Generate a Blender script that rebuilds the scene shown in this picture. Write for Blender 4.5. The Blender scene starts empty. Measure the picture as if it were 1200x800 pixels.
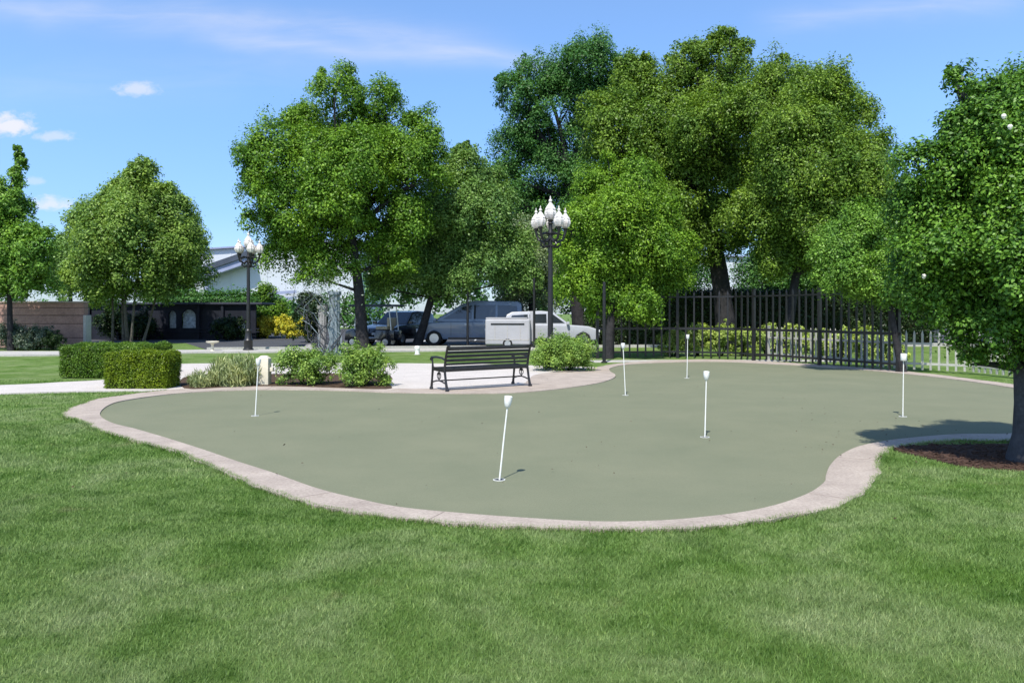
import bpy, bmesh, math, random
import numpy as np
from mathutils import Vector, Matrix
from mathutils.geometry import tessellate_polygon

rng = np.random.default_rng(7)
random.seed(7)
S = bpy.context.scene
COL = S.collection
F, HZ, EYE = 950.0, 365.0, 1.6       # focal length in photo pixels, horizon row, eye height


def P(px, py, Y):
    return Vector(((px - 600) / F * Y, Y, EYE - (py - HZ) / F * Y))


def G(px, py, z=0.0):
    Y = (EYE - z) * F / (py - HZ)
    return Vector(((px - 600) / F * Y, Y, z))


# ------------------------------------------------------------------ object helpers
def tag(o, label=None, cat=None, group=None, kind=None):
    if label: o['label'] = label
    if cat: o['category'] = cat
    if group: o['group'] = group
    if kind: o['kind'] = kind
    return o


def thing(name, loc, label, cat, group=None, rz=0.0, scale=1.0):
    o = bpy.data.objects.new(name, None)
    o.empty_display_size = 0.2
    COL.objects.link(o)
    o.location = loc
    o.rotation_euler = (0, 0, rz)
    o.scale = (scale,) * 3
    return tag(o, label, cat, group)


def link(name, me, mat=None, parent=None, smooth=False):
    o = bpy.data.objects.new(name, me)
    COL.objects.link(o)
    if mat is not None:
        for m in (mat if isinstance(mat, (list, tuple)) else [mat]):
            me.materials.append(m)
    if parent is not None:
        o.parent = parent
    if smooth:
        me.polygons.foreach_set('use_smooth', np.ones(len(me.polygons), dtype=bool))
    return o


class MB:
    """collects boxes, tubes, lathes and prisms into one mesh"""
    def __init__(self):
        self.v, self.f = [], []

    def add(self, vs, fs):
        n = len(self.v)
        self.v += [tuple(p) for p in vs]
        self.f += [tuple(i + n for i in f) for f in fs]
        return self

    def box(self, c, s, rz=0.0, top=1.0):
        x, y, z = s[0] / 2, s[1] / 2, s[2] / 2
        pts = []
        for dz, k in ((-z, 1), (z, top)):
            for dx, dy in ((-x, -y), (x, -y), (x, y), (-x, y)):
                dx *= k; dy *= k
                pts.append((c[0] + dx * math.cos(rz) - dy * math.sin(rz),
                            c[1] + dx * math.sin(rz) + dy * math.cos(rz), c[2] + dz))
        return self.add(pts, [(3, 2, 1, 0), (4, 5, 6, 7), (0, 1, 5, 4), (1, 2, 6, 5), (2, 3, 7, 6), (3, 0, 4, 7)])

    def bar(self, a, b, w, h, up=(0, 0, 1)):
        a, b = Vector(a), Vector(b)
        d = (b - a).normalized()
        u = Vector(up)
        if abs(d.dot(u)) > .98: u = Vector((0, 1, 0))
        s = d.cross(u).normalized(); u = s.cross(d).normalized()
        pts = []
        for p in (a, b):
            for i, j in ((-1, -1), (1, -1), (1, 1), (-1, 1)):
                pts.append(p + s * (i * w / 2) + u * (j * h / 2))
        return self.add(pts, [(3, 2, 1, 0), (4, 5, 6, 7), (0, 1, 5, 4), (1, 2, 6, 5), (2, 3, 7, 6), (3, 0, 4, 7)])

    def tube(self, pts, rad, n=8):
        pts = [Vector(p) for p in pts]
        rad = rad if isinstance(rad, (list, tuple)) else [rad] * len(pts)
        vs, fs = [], []
        side = None
        for i, p in enumerate(pts):
            d = (pts[min(i + 1, len(pts) - 1)] - pts[max(i - 1, 0)]).normalized()
            if side is None:
                side = d.orthogonal().normalized()
            side = (side - d * side.dot(d)).normalized()
            up = d.cross(side)
            for k in range(n):
                a = 2 * math.pi * k / n
                vs.append(p + (side * math.cos(a) + up * math.sin(a)) * rad[i])
        for i in range(len(pts) - 1):
            for k in range(n):
                fs.append((i * n + k, i * n + (k + 1) % n, (i + 1) * n + (k + 1) % n, (i + 1) * n + k))
        fs.append(tuple(range(n))[::-1])
        fs.append(tuple((len(pts) - 1) * n + k for k in range(n)))
        return self.add(vs, fs)

    def lathe(self, prof, c=(0, 0, 0), n=16):
        vs, fs = [], []
        for r, z in prof:
            for k in range(n):
                a = 2 * math.pi * k / n
                vs.append((c[0] + r * math.cos(a), c[1] + r * math.sin(a), c[2] + z))
        for i in range(len(prof) - 1):
            for k in range(n):
                fs.append((i * n + k, i * n + (k + 1) % n, (i + 1) * n + (k + 1) % n, (i + 1) * n + k))
        fs.append(tuple(range(n))[::-1])
        fs.append(tuple((len(prof) - 1) * n + k for k in range(n)))
        return self.add(vs, fs)

    def prism_xz(self, prof, y0, y1, inset=0.0):
        """side profile in x,z extruded along y"""
        n = len(prof)
        vs = [(x, y0, z) for x, z in prof] + [(x, y1, z) for x, z in prof]
        fs = [tuple(range(n)), tuple(range(2 * n - 1, n - 1, -1))]
        for i in range(n):
            j = (i + 1) % n
            fs.append((j, i, n + i, n + j))
        return self.add(vs, fs)

    def build(self, name, mat, parent=None, smooth=False, bevel=0.0, seg=2):
        me = bpy.data.meshes.new(name)
        me.from_pydata(self.v, [], self.f)
        bm = bmesh.new(); bm.from_mesh(me)
        bmesh.ops.recalc_face_normals(bm, faces=bm.faces)
        if bevel:
            bmesh.ops.bevel(bm, geom=[e for e in bm.edges if e.is_manifold and e.calc_face_angle(0) > .5], offset=bevel, segments=seg,
                            affect='EDGES', profile=.6, clamp_overlap=True)
        bm.to_mesh(me); bm.free()
        o = link(name, me, mat, parent, smooth)
        if smooth or bevel:
            me.polygons.foreach_set('use_smooth', np.ones(len(me.polygons), dtype=bool))
            me.set_sharp_from_angle(angle=math.radians(38))
        return o


# ------------------------------------------------------------------ materials
def nodes(name):
    m = bpy.data.materials.new(name); m.use_nodes = True
    nt = m.node_tree
    for n in list(nt.nodes): nt.nodes.remove(n)
    out = nt.nodes.new('ShaderNodeOutputMaterial')
    return m, nt, out


def N(nt, t, **kw):
    n = nt.nodes.new(t)
    for k, v in kw.items():
        if k in n.inputs: n.inputs[k].default_value = v
        else: setattr(n, k, v)
    return n


def ramp(nt, fac, stops):
    r = nt.nodes.new('ShaderNodeValToRGB')
    el = r.color_ramp.elements
    while len(el) < len(stops): el.new(.5)
    for e, (p, c) in zip(el, stops):
        e.position = p; e.color = (*c, 1) if len(c) == 3 else c
    nt.links.new(fac, r.inputs[0])
    return r.outputs[0]


def noise(nt, scale, detail=4, rough=.6, vec=None, dist=0.0):
    n = N(nt, 'ShaderNodeTexNoise')
    n.inputs['Scale'].default_value = scale
    n.inputs['Detail'].default_value = detail
    n.inputs['Roughness'].default_value = rough
    n.inputs['Distortion'].default_value = dist
    if vec is None:
        tc = N(nt, 'ShaderNodeTexCoord'); vec = tc.outputs['Object']
    nt.links.new(vec, n.inputs['Vector'])
    return n.outputs['Fac']


def mix(nt, a, b, fac, mode='MIX'):
    m = nt.nodes.new('ShaderNodeMix'); m.data_type = 'RGBA'; m.blend_type = mode
    for s, v in ((m.inputs['Factor'], fac), (m.inputs['A'], a), (m.inputs['B'], b)):
        if hasattr(v, 'is_output'): nt.links.new(v, s)
        else: s.default_value = v if isinstance(v, (int, float)) else (*v, 1)
    return m.outputs['Result']


def surf(name, a, b=None, scale=6.0, rough=.7, metal=0.0, spec=.4, bump=0.0, bscale=40.0, fine=None, coat=0.0):
    """mottled surface between two colours, with a fine second scale and bump"""
    m, nt, out = nodes(name)
    p = N(nt, 'ShaderNodeBsdfPrincipled')
    b = b or tuple(min(1, c * .75) for c in a)
    f1 = noise(nt, scale, 6, .65)
    c = ramp(nt, f1, [(.3, b), (.68, a)])
    if fine:
        f2 = noise(nt, fine, 3, .7)
        g = ramp(nt, f2, [(.3, (.72,) * 3), (.7, (1.08,) * 3)])
        c = mix(nt, c, g, 1.0, 'MULTIPLY')
    nt.links.new(c, p.inputs['Base Color'])
    p.inputs['Roughness'].default_value = rough
    p.inputs['Metallic'].default_value = metal
    p.inputs['Specular IOR Level'].default_value = spec
    p.inputs['Coat Weight'].default_value = coat
    if bump:
        bn = N(nt, 'ShaderNodeBump', Strength=bump, Distance=.02)
        nt.links.new(noise(nt, bscale, 5, .7), bn.inputs['Height'])
        nt.links.new(bn.outputs[0], p.inputs['Normal'])
    nt.links.new(p.outputs[0], out.inputs[0])
    return m


def leafmat(name, dark, mid, light, trans=.29, rough=.42, patch=.7, spec=.22, gain=1.75):
    """each leaf gets its own shade; whole sprays drift between young and old leaves"""
    m, nt, out = nodes(name)
    gi = N(nt, 'ShaderNodeNewGeometry')
    c1 = ramp(nt, gi.outputs['Random Per Island'], [(0, tuple(c * .7 for c in dark)), (.5, mid), (.85, light), (1, tuple(min(.45, c * 1.25) for c in light))])
    f = noise(nt, patch, 3, .6)
    t = ramp(nt, f, [(.32, (.62, .72, .8)), (.68, (1.22, 1.14, 1.0))])
    c = mix(nt, c1, t, 1.0, 'MULTIPLY')
    c = mix(nt, c, (gain,) * 3, 1.0, 'MULTIPLY')
    p = N(nt, 'ShaderNodeBsdfPrincipled')
    p.inputs['Roughness'].default_value = rough
    p.inputs['Specular IOR Level'].default_value = spec
    tr = N(nt, 'ShaderNodeBsdfTranslucent')
    nt.links.new(c, p.inputs['Base Color'])
    yl = mix(nt, c, (1.25, 1.3, .5), 1.0, 'MULTIPLY')
    nt.links.new(yl, tr.inputs['Color'])
    ms = N(nt, 'ShaderNodeMixShader'); ms.inputs[0].default_value = trans
    nt.links.new(p.outputs[0], ms.inputs[1]); nt.links.new(tr.outputs[0], ms.inputs[2])
    nt.links.new(ms.outputs[0], out.inputs[0])
    return m


def lawnmat(name, blade):
    m, nt, out = nodes(name)
    tc = N(nt, 'ShaderNodeTexCoord'); vec = tc.outputs['Object']
    f1 = noise(nt, .75, 5, .62, vec, .6)
    f2 = noise(nt, 2.6, 5, .65, vec, .3)
    c = ramp(nt, f1, [(.34, (.118, .222, .036)), (.5, (.19, .29, .083)), (.68, (.262, .335, .145))])
    d = ramp(nt, f2, [(.32, (.55, .68, .42)), (.5, (1., 1.02, .95)), (.74, (1.22, 1.14, 1.24))])
    c = mix(nt, c, d, 1.0, 'MULTIPLY')
    # the odd straw-coloured thin spot
    f3 = noise(nt, 1.3, 3, .6, vec, 1.0)
    dry = ramp(nt, f3, [(.62, (0, 0, 0)), (.76, (1, 1, 1))])
    c = mix(nt, c, (.24, .23, .11), mix(nt, (0, 0, 0), (.55, .55, .55), dry))
    p = N(nt, 'ShaderNodeBsdfPrincipled')
    p.inputs['Roughness'].default_value = .55 if blade else .9
    p.inputs['Specular IOR Level'].default_value = .35 if blade else .1
    if blade:
        gi = N(nt, 'ShaderNodeNewGeometry')
        v = ramp(nt, gi.outputs['Random Per Island'], [(0, (.62, .7, .55)), (.6, (1., 1., 1.)), (.93, (1.22, 1.18, 1.2)), (1, (1.6, 1.4, 1.4))])
        c = mix(nt, c, v, 1.0, 'MULTIPLY')
        nt.links.new(c, p.inputs['Base Color'])
        tr = N(nt, 'ShaderNodeBsdfTranslucent'); nt.links.new(c, tr.inputs[0])
        ms = N(nt, 'ShaderNodeMixShader'); ms.inputs[0].default_value = .3
        nt.links.new(p.outputs[0], ms.inputs[1]); nt.links.new(tr.outputs[0], ms.inputs[2])
        nt.links.new(ms.outputs[0], out.inputs[0])
    else:
        g = ramp(nt, noise(nt, 55, 4, .75, vec), [(.3, (.55, .6, .5)), (.7, (1.12, 1.1, 1.1))])
        c = mix(nt, c, g, 1.0, 'MULTIPLY')
        c = mix(nt, c, (.84, .82, .86), 1.0, 'MULTIPLY')
        nt.links.new(c, p.inputs['Base Color'])
        bn = N(nt, 'ShaderNodeBump', Strength=.8, Distance=.03)
        nt.links.new(noise(nt, 70, 4, .8, vec), bn.inputs['Height'])
        nt.links.new(bn.outputs[0], p.inputs['Normal'])
        nt.links.new(p.outputs[0], out.inputs[0])
    return m


def glassmat(name, tint=(.02, .025, .03), rough=.05):
    m, nt, out = nodes(name)
    p = N(nt, 'ShaderNodeBsdfPrincipled')
    c = ramp(nt, noise(nt, 2.0, 3), [(.3, tint), (.7, tuple(t * 1.6 for t in tint))])
    nt.links.new(c, p.inputs['Base Color'])
    p.inputs['Roughness'].default_value = rough
    p.inputs['Specular IOR Level'].default_value = .8
    nt.links.new(p.outputs[0], out.inputs[0])
    return m


M = dict(
    lawn=lawnmat('lawn_soil', False), blade=lawnmat('grass_blade', True),
    turf=surf('putting_turf', (.206, .215, .140), (.172, .188, .122), .7, .95, spec=.1, bump=.25, bscale=160, fine=130),
    edging=surf('edging_concrete', (.475, .405, .34), (.34, .285, .24), 2.2, .85, spec=.2, bump=.4, bscale=45, fine=34),
    path=surf('path_concrete', (.59, .545, .50), (.51, .47, .43), 1.6, .85, spec=.2, bump=.2, bscale=50, fine=30),
    pave=surf('pavement_concrete', (.5, .48, .44), (.4, .385, .36), 1.2, .85, spec=.2, fine=20),
    asphalt=surf('asphalt', (.085, .088, .095), (.055, .057, .062), .8, .9, spec=.2, bump=.3, bscale=90, fine=60),
    paint=surf('road_paint', (.75, .75, .72), (.5, .5, .48), 5, .7),
    joint=surf('joint_filler', (.32, .27, .23), (.24, .2, .17), 9, .95),
    mulch=surf('bark_mulch', (.13, .078, .056), (.045, .028, .022), 14, .95, spec=.1, bump=1, bscale=40, fine=60),
    soil=surf('bed_soil', (.12, .08, .055), (.05, .035, .025), 9, .95, spec=.1, bump=1, bscale=40, fine=60),
    black=surf('black_iron', (.016, .016, .018), (.009, .009, .01), 8, .42, spec=.5, bump=.1, bscale=60),
    benchm=surf('bench_metal', (.022, .02, .022), (.011, .010, .011), 12, .38, spec=.5, bump=.08, bscale=60),
    white=surf('white_enamel', (.83, .83, .80), (.74, .74, .70), 9, .4, spec=.4),
    cream=surf('cream_stone', (.72, .67, .54), (.6, .55, .43), 5, .8, spec=.2, bump=.3, bscale=50),
    globe=surf('frosted_glass', (.80, .76, .72), (.42, .38, .35), 16, .22, spec=.6, bump=.5, bscale=28),
    bark=surf('bark', (.10, .082, .068), (.04, .033, .028), 5, .9, spec=.15, bump=1, bscale=18, fine=22),
    barkd=surf('dark_bark', (.052, .05, .052), (.022, .021, .023), 5, .9, spec=.15, bump=1, bscale=18, fine=22),
    barkp=surf('slate_bark', (.085, .088, .10), (.05, .052, .06), 5, .85, spec=.2, bump=.9, bscale=22, fine=26),
    barkl=surf('pale_bark', (.19, .17, .15), (.08, .07, .062), 5, .9, spec=.15, bump=1, bscale=18, fine=22),
    twig=surf('hedge_twigs', (.03, .036, .014), (.014, .014, .008), 12, .95, spec=.1, bump=1, bscale=30),
    wallb=surf('brown_wall', (.40, .25, .205), (.30, .185, .155), 1.8, .85, spec=.2, bump=.3, bscale=30, fine=14),
    wallt=surf('tan_coping', (.42, .33, .27), (.32, .25, .21), 3, .85),
    walld=surf('dark_joint', (.12, .078, .066), None, 3, .9),
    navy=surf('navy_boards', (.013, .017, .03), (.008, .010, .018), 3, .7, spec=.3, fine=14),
    navyr=surf('navy_roof', (.045, .052, .075), (.03, .034, .05), 3, .6),
    bwhite=surf('white_cladding', (.56, .59, .63), (.50, .53, .57), .5, .6, spec=.3),
    bband=surf('violet_cladding', (.30, .33, .48), (.22, .25, .38), 1.5, .6),
    bdark=surf('dark_canopy', (.06, .075, .11), (.04, .05, .07), 1.5, .6),
    glass=glassmat('dark_glass'), glassb=glassmat('blue_glass', (.05, .075, .11)),
    carw=surf('white_car_paint', (.42, .43, .46), (.37, .38, .41), 2, .28, spec=.5, coat=.5),
    carg=surf('grey_white_panel', (.40, .40, .42), (.34, .34, .36), 1.0, .5, spec=.3),
    pick=surf('weathered_white_paint', (.48, .47, .42), (.33, .33, .29), 6, .7),
    daylight_panel=surf('painted_daylight', (.62, .72, .82), (.16, .2, .28), 7, .6),  # pale mottle paints the brightness seen through the pavilion arches
    card=surf('black_car_paint', (.018, .02, .026), (.012, .013, .017), 2, .25, spec=.5, coat=.6),
    carb=surf('blue_car_paint', (.15, .20, .29), (.12, .165, .245), 2, .3, spec=.5, coat=.5),
    tyre=surf('tyre_rubber', (.02, .02, .02), None, 8, .85), chrome=surf('alloy', (.6, .6, .62), (.5, .5, .52), 5, .3, metal=.9),
    red=surf('red_lens', (.35, .02, .02), None, 5, .25), lens=surf('clear_lens', (.75, .76, .78), (.6, .61, .63), 9, .15, spec=.7),
    rock=surf('grey_rock', (.33, .32, .31), (.17, .165, .16), 4, .9, bump=1, bscale=14, fine=20),
    col=surf('pale_blue_stone', (.28, .335, .37), (.15, .18, .205), 4, .75, bump=.5, bscale=30, fine=18),
    seatv=surf('tan_vinyl', (.42, .36, .26), None, 6, .6),
)
L = dict(
    t_fresh=leafmat('leaf_fresh', (.045, .105, .012), (.085, .17, .022), (.14, .24, .04)),
    t_birch=leafmat('leaf_birch', (.06, .115, .016), (.105, .175, .03), (.165, .24, .055)),
    t_oak=leafmat('leaf_oak', (.038, .092, .008), (.073, .148, .014), (.125, .215, .026)),
    t_pale=leafmat('leaf_pale', (.052, .11, .02), (.085, .155, .034), (.135, .215, .06)),
    t_grey=leafmat('leaf_grey', (.085, .125, .06), (.13, .175, .09), (.19, .24, .135)),
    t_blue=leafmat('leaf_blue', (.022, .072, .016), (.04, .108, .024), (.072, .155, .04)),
    t_olive=leafmat('leaf_olive', (.042, .084, .009), (.078, .135, .016), (.128, .20, .03)),
    t_lime=leafmat('leaf_lime', (.048, .108, .008), (.09, .17, .014), (.145, .24, .026)),
    t_gloss=leafmat('leaf_gloss', (.028, .08, .008), (.06, .14, .014), (.115, .22, .03), trans=.22, rough=.45, spec=.25, gain=1.5),
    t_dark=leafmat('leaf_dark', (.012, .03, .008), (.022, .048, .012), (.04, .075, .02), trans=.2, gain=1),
    h_box=leafmat('leaf_box', (.075, .13, .006), (.13, .20, .010), (.20, .28, .020), patch=3, trans=.22, gain=1.05),
    h_boxd=leafmat('leaf_box_green', (.05, .12, .008), (.09, .175, .015), (.14, .24, .03), patch=3, trans=.22, gain=1.05),
    s_leafy=leafmat('leaf_shrub', (.065, .125, .018), (.115, .19, .035), (.19, .27, .065), patch=3),
    s_grass=leafmat('leaf_grassy', (.11, .14, .05), (.17, .20, .085), (.27, .29, .15), patch=3),
    s_sage=leafmat('leaf_sage', (.03, .055, .035), (.06, .09, .06), (.13, .15, .115), patch=3),
    s_yellow=leafmat('leaf_yellow', (.20, .20, .02), (.34, .32, .03), (.5, .44, .06), patch=3),
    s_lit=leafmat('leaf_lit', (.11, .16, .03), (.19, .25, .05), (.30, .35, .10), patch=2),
    petal=surf('petal', (.85, .82, .74), (.75, .7, .62), 20, .6),
)


# ------------------------------------------------------------------ foliage
def leaves(name, Pn, Nn, size, mat, parent=None, aspect=.55, along=None):
    n = len(Pn)
    Nn = Nn / (np.linalg.norm(Nn, axis=1, keepdims=True) + 1e-9)
    r = rng.normal(size=(n, 3)) if along is None else along + rng.normal(size=(n, 3)) * .25
    T = r - Nn * np.sum(r * Nn, axis=1, keepdims=True)
    T /= np.linalg.norm(T, axis=1, keepdims=True) + 1e-9
    B = np.cross(Nn, T)
    s = size[:, None]
    co = np.empty((n, 4, 3), dtype=np.float32)
    co[:, 0] = Pn - T * s * .5
    co[:, 1] = Pn + B * s * aspect * .5 + Nn * s * .09
    co[:, 2] = Pn + T * s * .5
    co[:, 3] = Pn - B * s * aspect * .5 + Nn * s * .09
    me = bpy.data.meshes.new(name)
    me.vertices.add(n * 4); me.vertices.foreach_set('co', co.ravel())
    me.loops.add(n * 4); me.loops.foreach_set('vertex_index', np.arange(n * 4, dtype=np.int32))
    me.polygons.add(n); me.polygons.foreach_set('loop_start', np.arange(0, n * 4, 4, dtype=np.int32))
    me.update(calc_edges=True)
    return link(name, me, mat, parent)


def crown_points(blobs, n_leaf, clump_r, flat=.8, shell=.45, loose=.12):
    """blobs: centre x,y,z and radii; leaves cover many small domed sprays spread through the outer part of every blob"""
    blobs = np.array(blobs, dtype=float)
    area = (blobs[:, 3] * blobs[:, 5]) ** .95
    k_tot = max(30, int(n_leaf / 230))
    C, D, LO, BR = [], [], [], []
    for b, a in zip(blobs, area):
        k = max(10, int(k_tot * a / area.sum()))
        d = rng.normal(size=(k, 3)); d /= np.linalg.norm(d, axis=1, keepdims=True)
        d[:, 2] = np.where(d[:, 2] < -.55, -d[:, 2] * .6, d[:, 2])
        rad = shell + (1 - shell) * rng.random(k) ** .55
        lo = rng.random(k) < loose * 1.6
        rad = np.where(lo, .95 + rng.random(k) * .36, rad)
        C.append(b[:3] + d * rad[:, None] * b[3:6]); D.append(d); LO.append(lo); BR.append(np.full(k, min(b[3], b[5])))
    BR = np.concatenate(BR)
    C, D, LO = np.concatenate(C), np.concatenate(D), np.concatenate(LO)
    w = rng.gamma(1.7, 1, len(C)); cr = clump_r * (.5 + .95 * np.sqrt(w / w.mean())) * np.where(LO, .6, 1)
    cr = np.minimum(cr, .62 * BR)
    st = 1 + rng.random(len(C)) * np.where(LO, 1.8, .75)                 # outlying sprays stand up as shoots
    w = np.maximum(cr, .45 * clump_r) ** 1.7; w /= w.sum()
    idx = rng.choice(len(C), n_leaf, p=w)
    ax = D * .6 + np.array([0, 0, .75]) + rng.normal(size=D.shape) * .25        # each spray domes outwards and up
    o = rng.normal(size=(n_leaf, 3)) + ax[idx] * .75
    o /= np.linalg.norm(o, axis=1, keepdims=True)
    rr = cr[idx] * (1 - .72 * rng.random(n_leaf) ** 1.3) * (1 + .22 * np.clip(rng.normal(size=n_leaf) - .6, 0, 1.6))
    off = o * rr[:, None] * np.array([1.0, 1.0, flat])
    off[:, 2] *= st[idx]
    Pn = C[idx] + off
    Nn = o * .75 + D[idx] * .3 + np.array([0, -.08, .4]) + rng.normal(size=(n_leaf, 3)) * .55
    return Pn, Nn


def bend(a, b, k=5, sag=.12):
    a, b = Vector(a), Vector(b)
    l = (b - a).length
    j = Vector((random.uniform(-1, 1), random.uniform(-1, 1), random.uniform(.1, .8))) * l * sag
    return [a.lerp(b, t) + j * math.sin(math.pi * t) for t in [i / k for i in range(k + 1)]]


def tree(name, label, px, Y, blobs, mat, bark, n=45000, leaf=.17, clump=.5, trunk_r=.2, fork=.42, stems=None,
         group=None, lean=0.0, asp=.55, thin=None, min_z=.5, shell=.45, loose=.12, cat='tree', depth=.9):
    """blobs in photo pixels (px, py, r[, squash]) at the tree's own distance Y: turned into metres round its trunk base"""
    base = Vector(((px - 600) / F * Y, Y, 0))
    root = thing(name, base, label, cat, group)
    s = Y / F
    bl = []
    for b in blobs:
        q = P(b[0], b[1], Y) - base
        r = b[2] * s * random.uniform(.86, 1.1)
        dy = random.uniform(-.75, .75) * r if len(b) < 4 else b[3]
        bl.append((q.x, dy, q.z, r, r * depth, r * .92))
    n = int(n * 2.6)
    sat = []                                     # smaller boughs break up the outline of every big one
    for x, y, z, r, ry, rz in bl:
        for _ in range(3 if r > .45 else 0):
            v = Vector((random.uniform(-1, 1), random.uniform(-1, .6), random.uniform(-.35, 1))).normalized()
            q = r * random.uniform(.26, .46); k = random.uniform(.82, 1.12)
            sat.append((x + v.x * r * k, y + v.y * ry * k, z + v.z * rz * k, q, q, q * random.uniform(.8, 1.35)))
    Pn, Nn = crown_points(bl + sat, n, clump, shell=shell, loose=loose)
    Pn[:, 2] = np.maximum(Pn[:, 2], min_z + rng.random(len(Pn)) * .4)
    sz = leaf * .69 * (.6 + .7 * rng.random(len(Pn)))
    mb = MB()
    zs = [b[2] for b in bl]
    zmid = min(zs) + (max(zs) - min(zs)) * fork
    cx = sum(b[0] * b[3] for b in bl) / sum(b[3] for b in bl)
    if stems:
        tops = []
        for ox, oy, tx, tz, r in stems:
            pts = bend((ox, oy, -.05), (tx, oy * 1.6, tz), 6, .04)
            mb.tube(pts, [r * (1.25 if i == 0 else 1 - .1 * i) for i in range(7)], 7); tops.append((pts[-1], r * .45))
    else:
        top = Vector((cx * .6 + lean, 0, zmid))
        pts = bend((0, 0, -.05), top, 6, .03)
        mb.tube(pts, [trunk_r * k for k in (1.45, 1.05, .95, .9, .82, .74, .62)], 12)
        tops = [(pts[-1], trunk_r * .5), (pts[4], trunk_r * .45), (pts[5], trunk_r * .45), (pts[3], trunk_r * .3)]
    for b in bl:
        c = Vector(b[:3])
        o, r = min(tops, key=lambda t: (t[0] - c).length + (2.0 if t[0].z > c.z else 0))
        path = bend(o, c, 5, .1)
        mb.tube(path, [r * (1 - .16 * i) for i in range(6)], 6)
        for _ in range(3 if b[3] > .6 else 0):
            e = c + Vector((random.uniform(-1, 1), random.uniform(-1, 1), random.uniform(-.4, 1))) * b[3] * .8
            mb.tube(bend(path[3], e, 3, .1), [r * .35, r * .25, r * .16, r * .08], 5)
    mb.build('trunk', bark, root, smooth=True)
    leaves('crown', Pn, Nn, sz, mat, root, asp)
    return root


def shrub(name, label, px, py, wpx, hpx, mat, n=9000, leaf=.045, group=None, blades=False, depth=.9, cat='shrub', lumps=9, top=None):
    """a bush on the ground at photo pixel (px, py), w x h pixels"""
    g = G(px, py); s = g.y / F
    w, h = wpx * s * 1.12, hpx * s * 1.08
    root = thing(name, (g.x, g.y + w * depth * .45, 0), label, cat, group)
    mb = MB()
    for _ in range(9):
        a = random.uniform(0, 6.28)
        e = (math.cos(a) * w * .34, math.sin(a) * w * .34 * depth, h * random.uniform(.55, .85))
        mb.tube(bend((math.cos(a) * .05, math.sin(a) * .05, -.02), e, 4, .08), [.018, .015, .012, .008, .005], 5)
    mb.build('stems', M['twig'], root)
    if blades:
        k = n
        a = rng.random(k) * 6.283; rr = np.sqrt(rng.random(k)) * w * .42
        base = np.stack([np.cos(a) * rr, np.sin(a) * rr * depth, np.zeros(k)], 1)
        ht = h * (1 - .4 * (rr / (w * .42)) ** 2) * (.5 + .55 * rng.random(k))
        t = rng.random(k)
        out = np.stack([np.cos(a), np.sin(a), np.zeros(k)], 1)
        Pn = base + out * (t ** 2 * h * .25)[:, None] + np.stack([rng.normal(size=k) * .03, rng.normal(size=k) * .03, t * ht], 1)
        Nn = out + rng.normal(size=(k, 3)) * .6
        al = out * .35 + np.array([0, 0, 1.0])
        leaves('foliage', Pn, Nn, leaf * 3 * (.6 + .7 * rng.random(k)), mat, root, .14, al)
    else:
        bl = []
        for i in range(lumps):
            a = i * 2.4 + random.uniform(-.3, .3); q = math.sqrt((i + .3) / lumps)
            r = w * random.uniform(.19, .25)
            zc = h * (.46 - .1 * q) + random.uniform(-.05, .08) * h
            bl.append((math.cos(a) * q * w * .3, math.sin(a) * q * w * .3 * depth, zc, r, r, h * random.uniform(.42, .52)))
        Pn, Nn = crown_points(bl, n, .09 * max(1, w), shell=.62, loose=.2)
        Pn[:, 2] = np.abs(Pn[:, 2])
        leaves('foliage', Pn, Nn, leaf * (.6 + .7 * rng.random(n)), mat, root)
    return root


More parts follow.
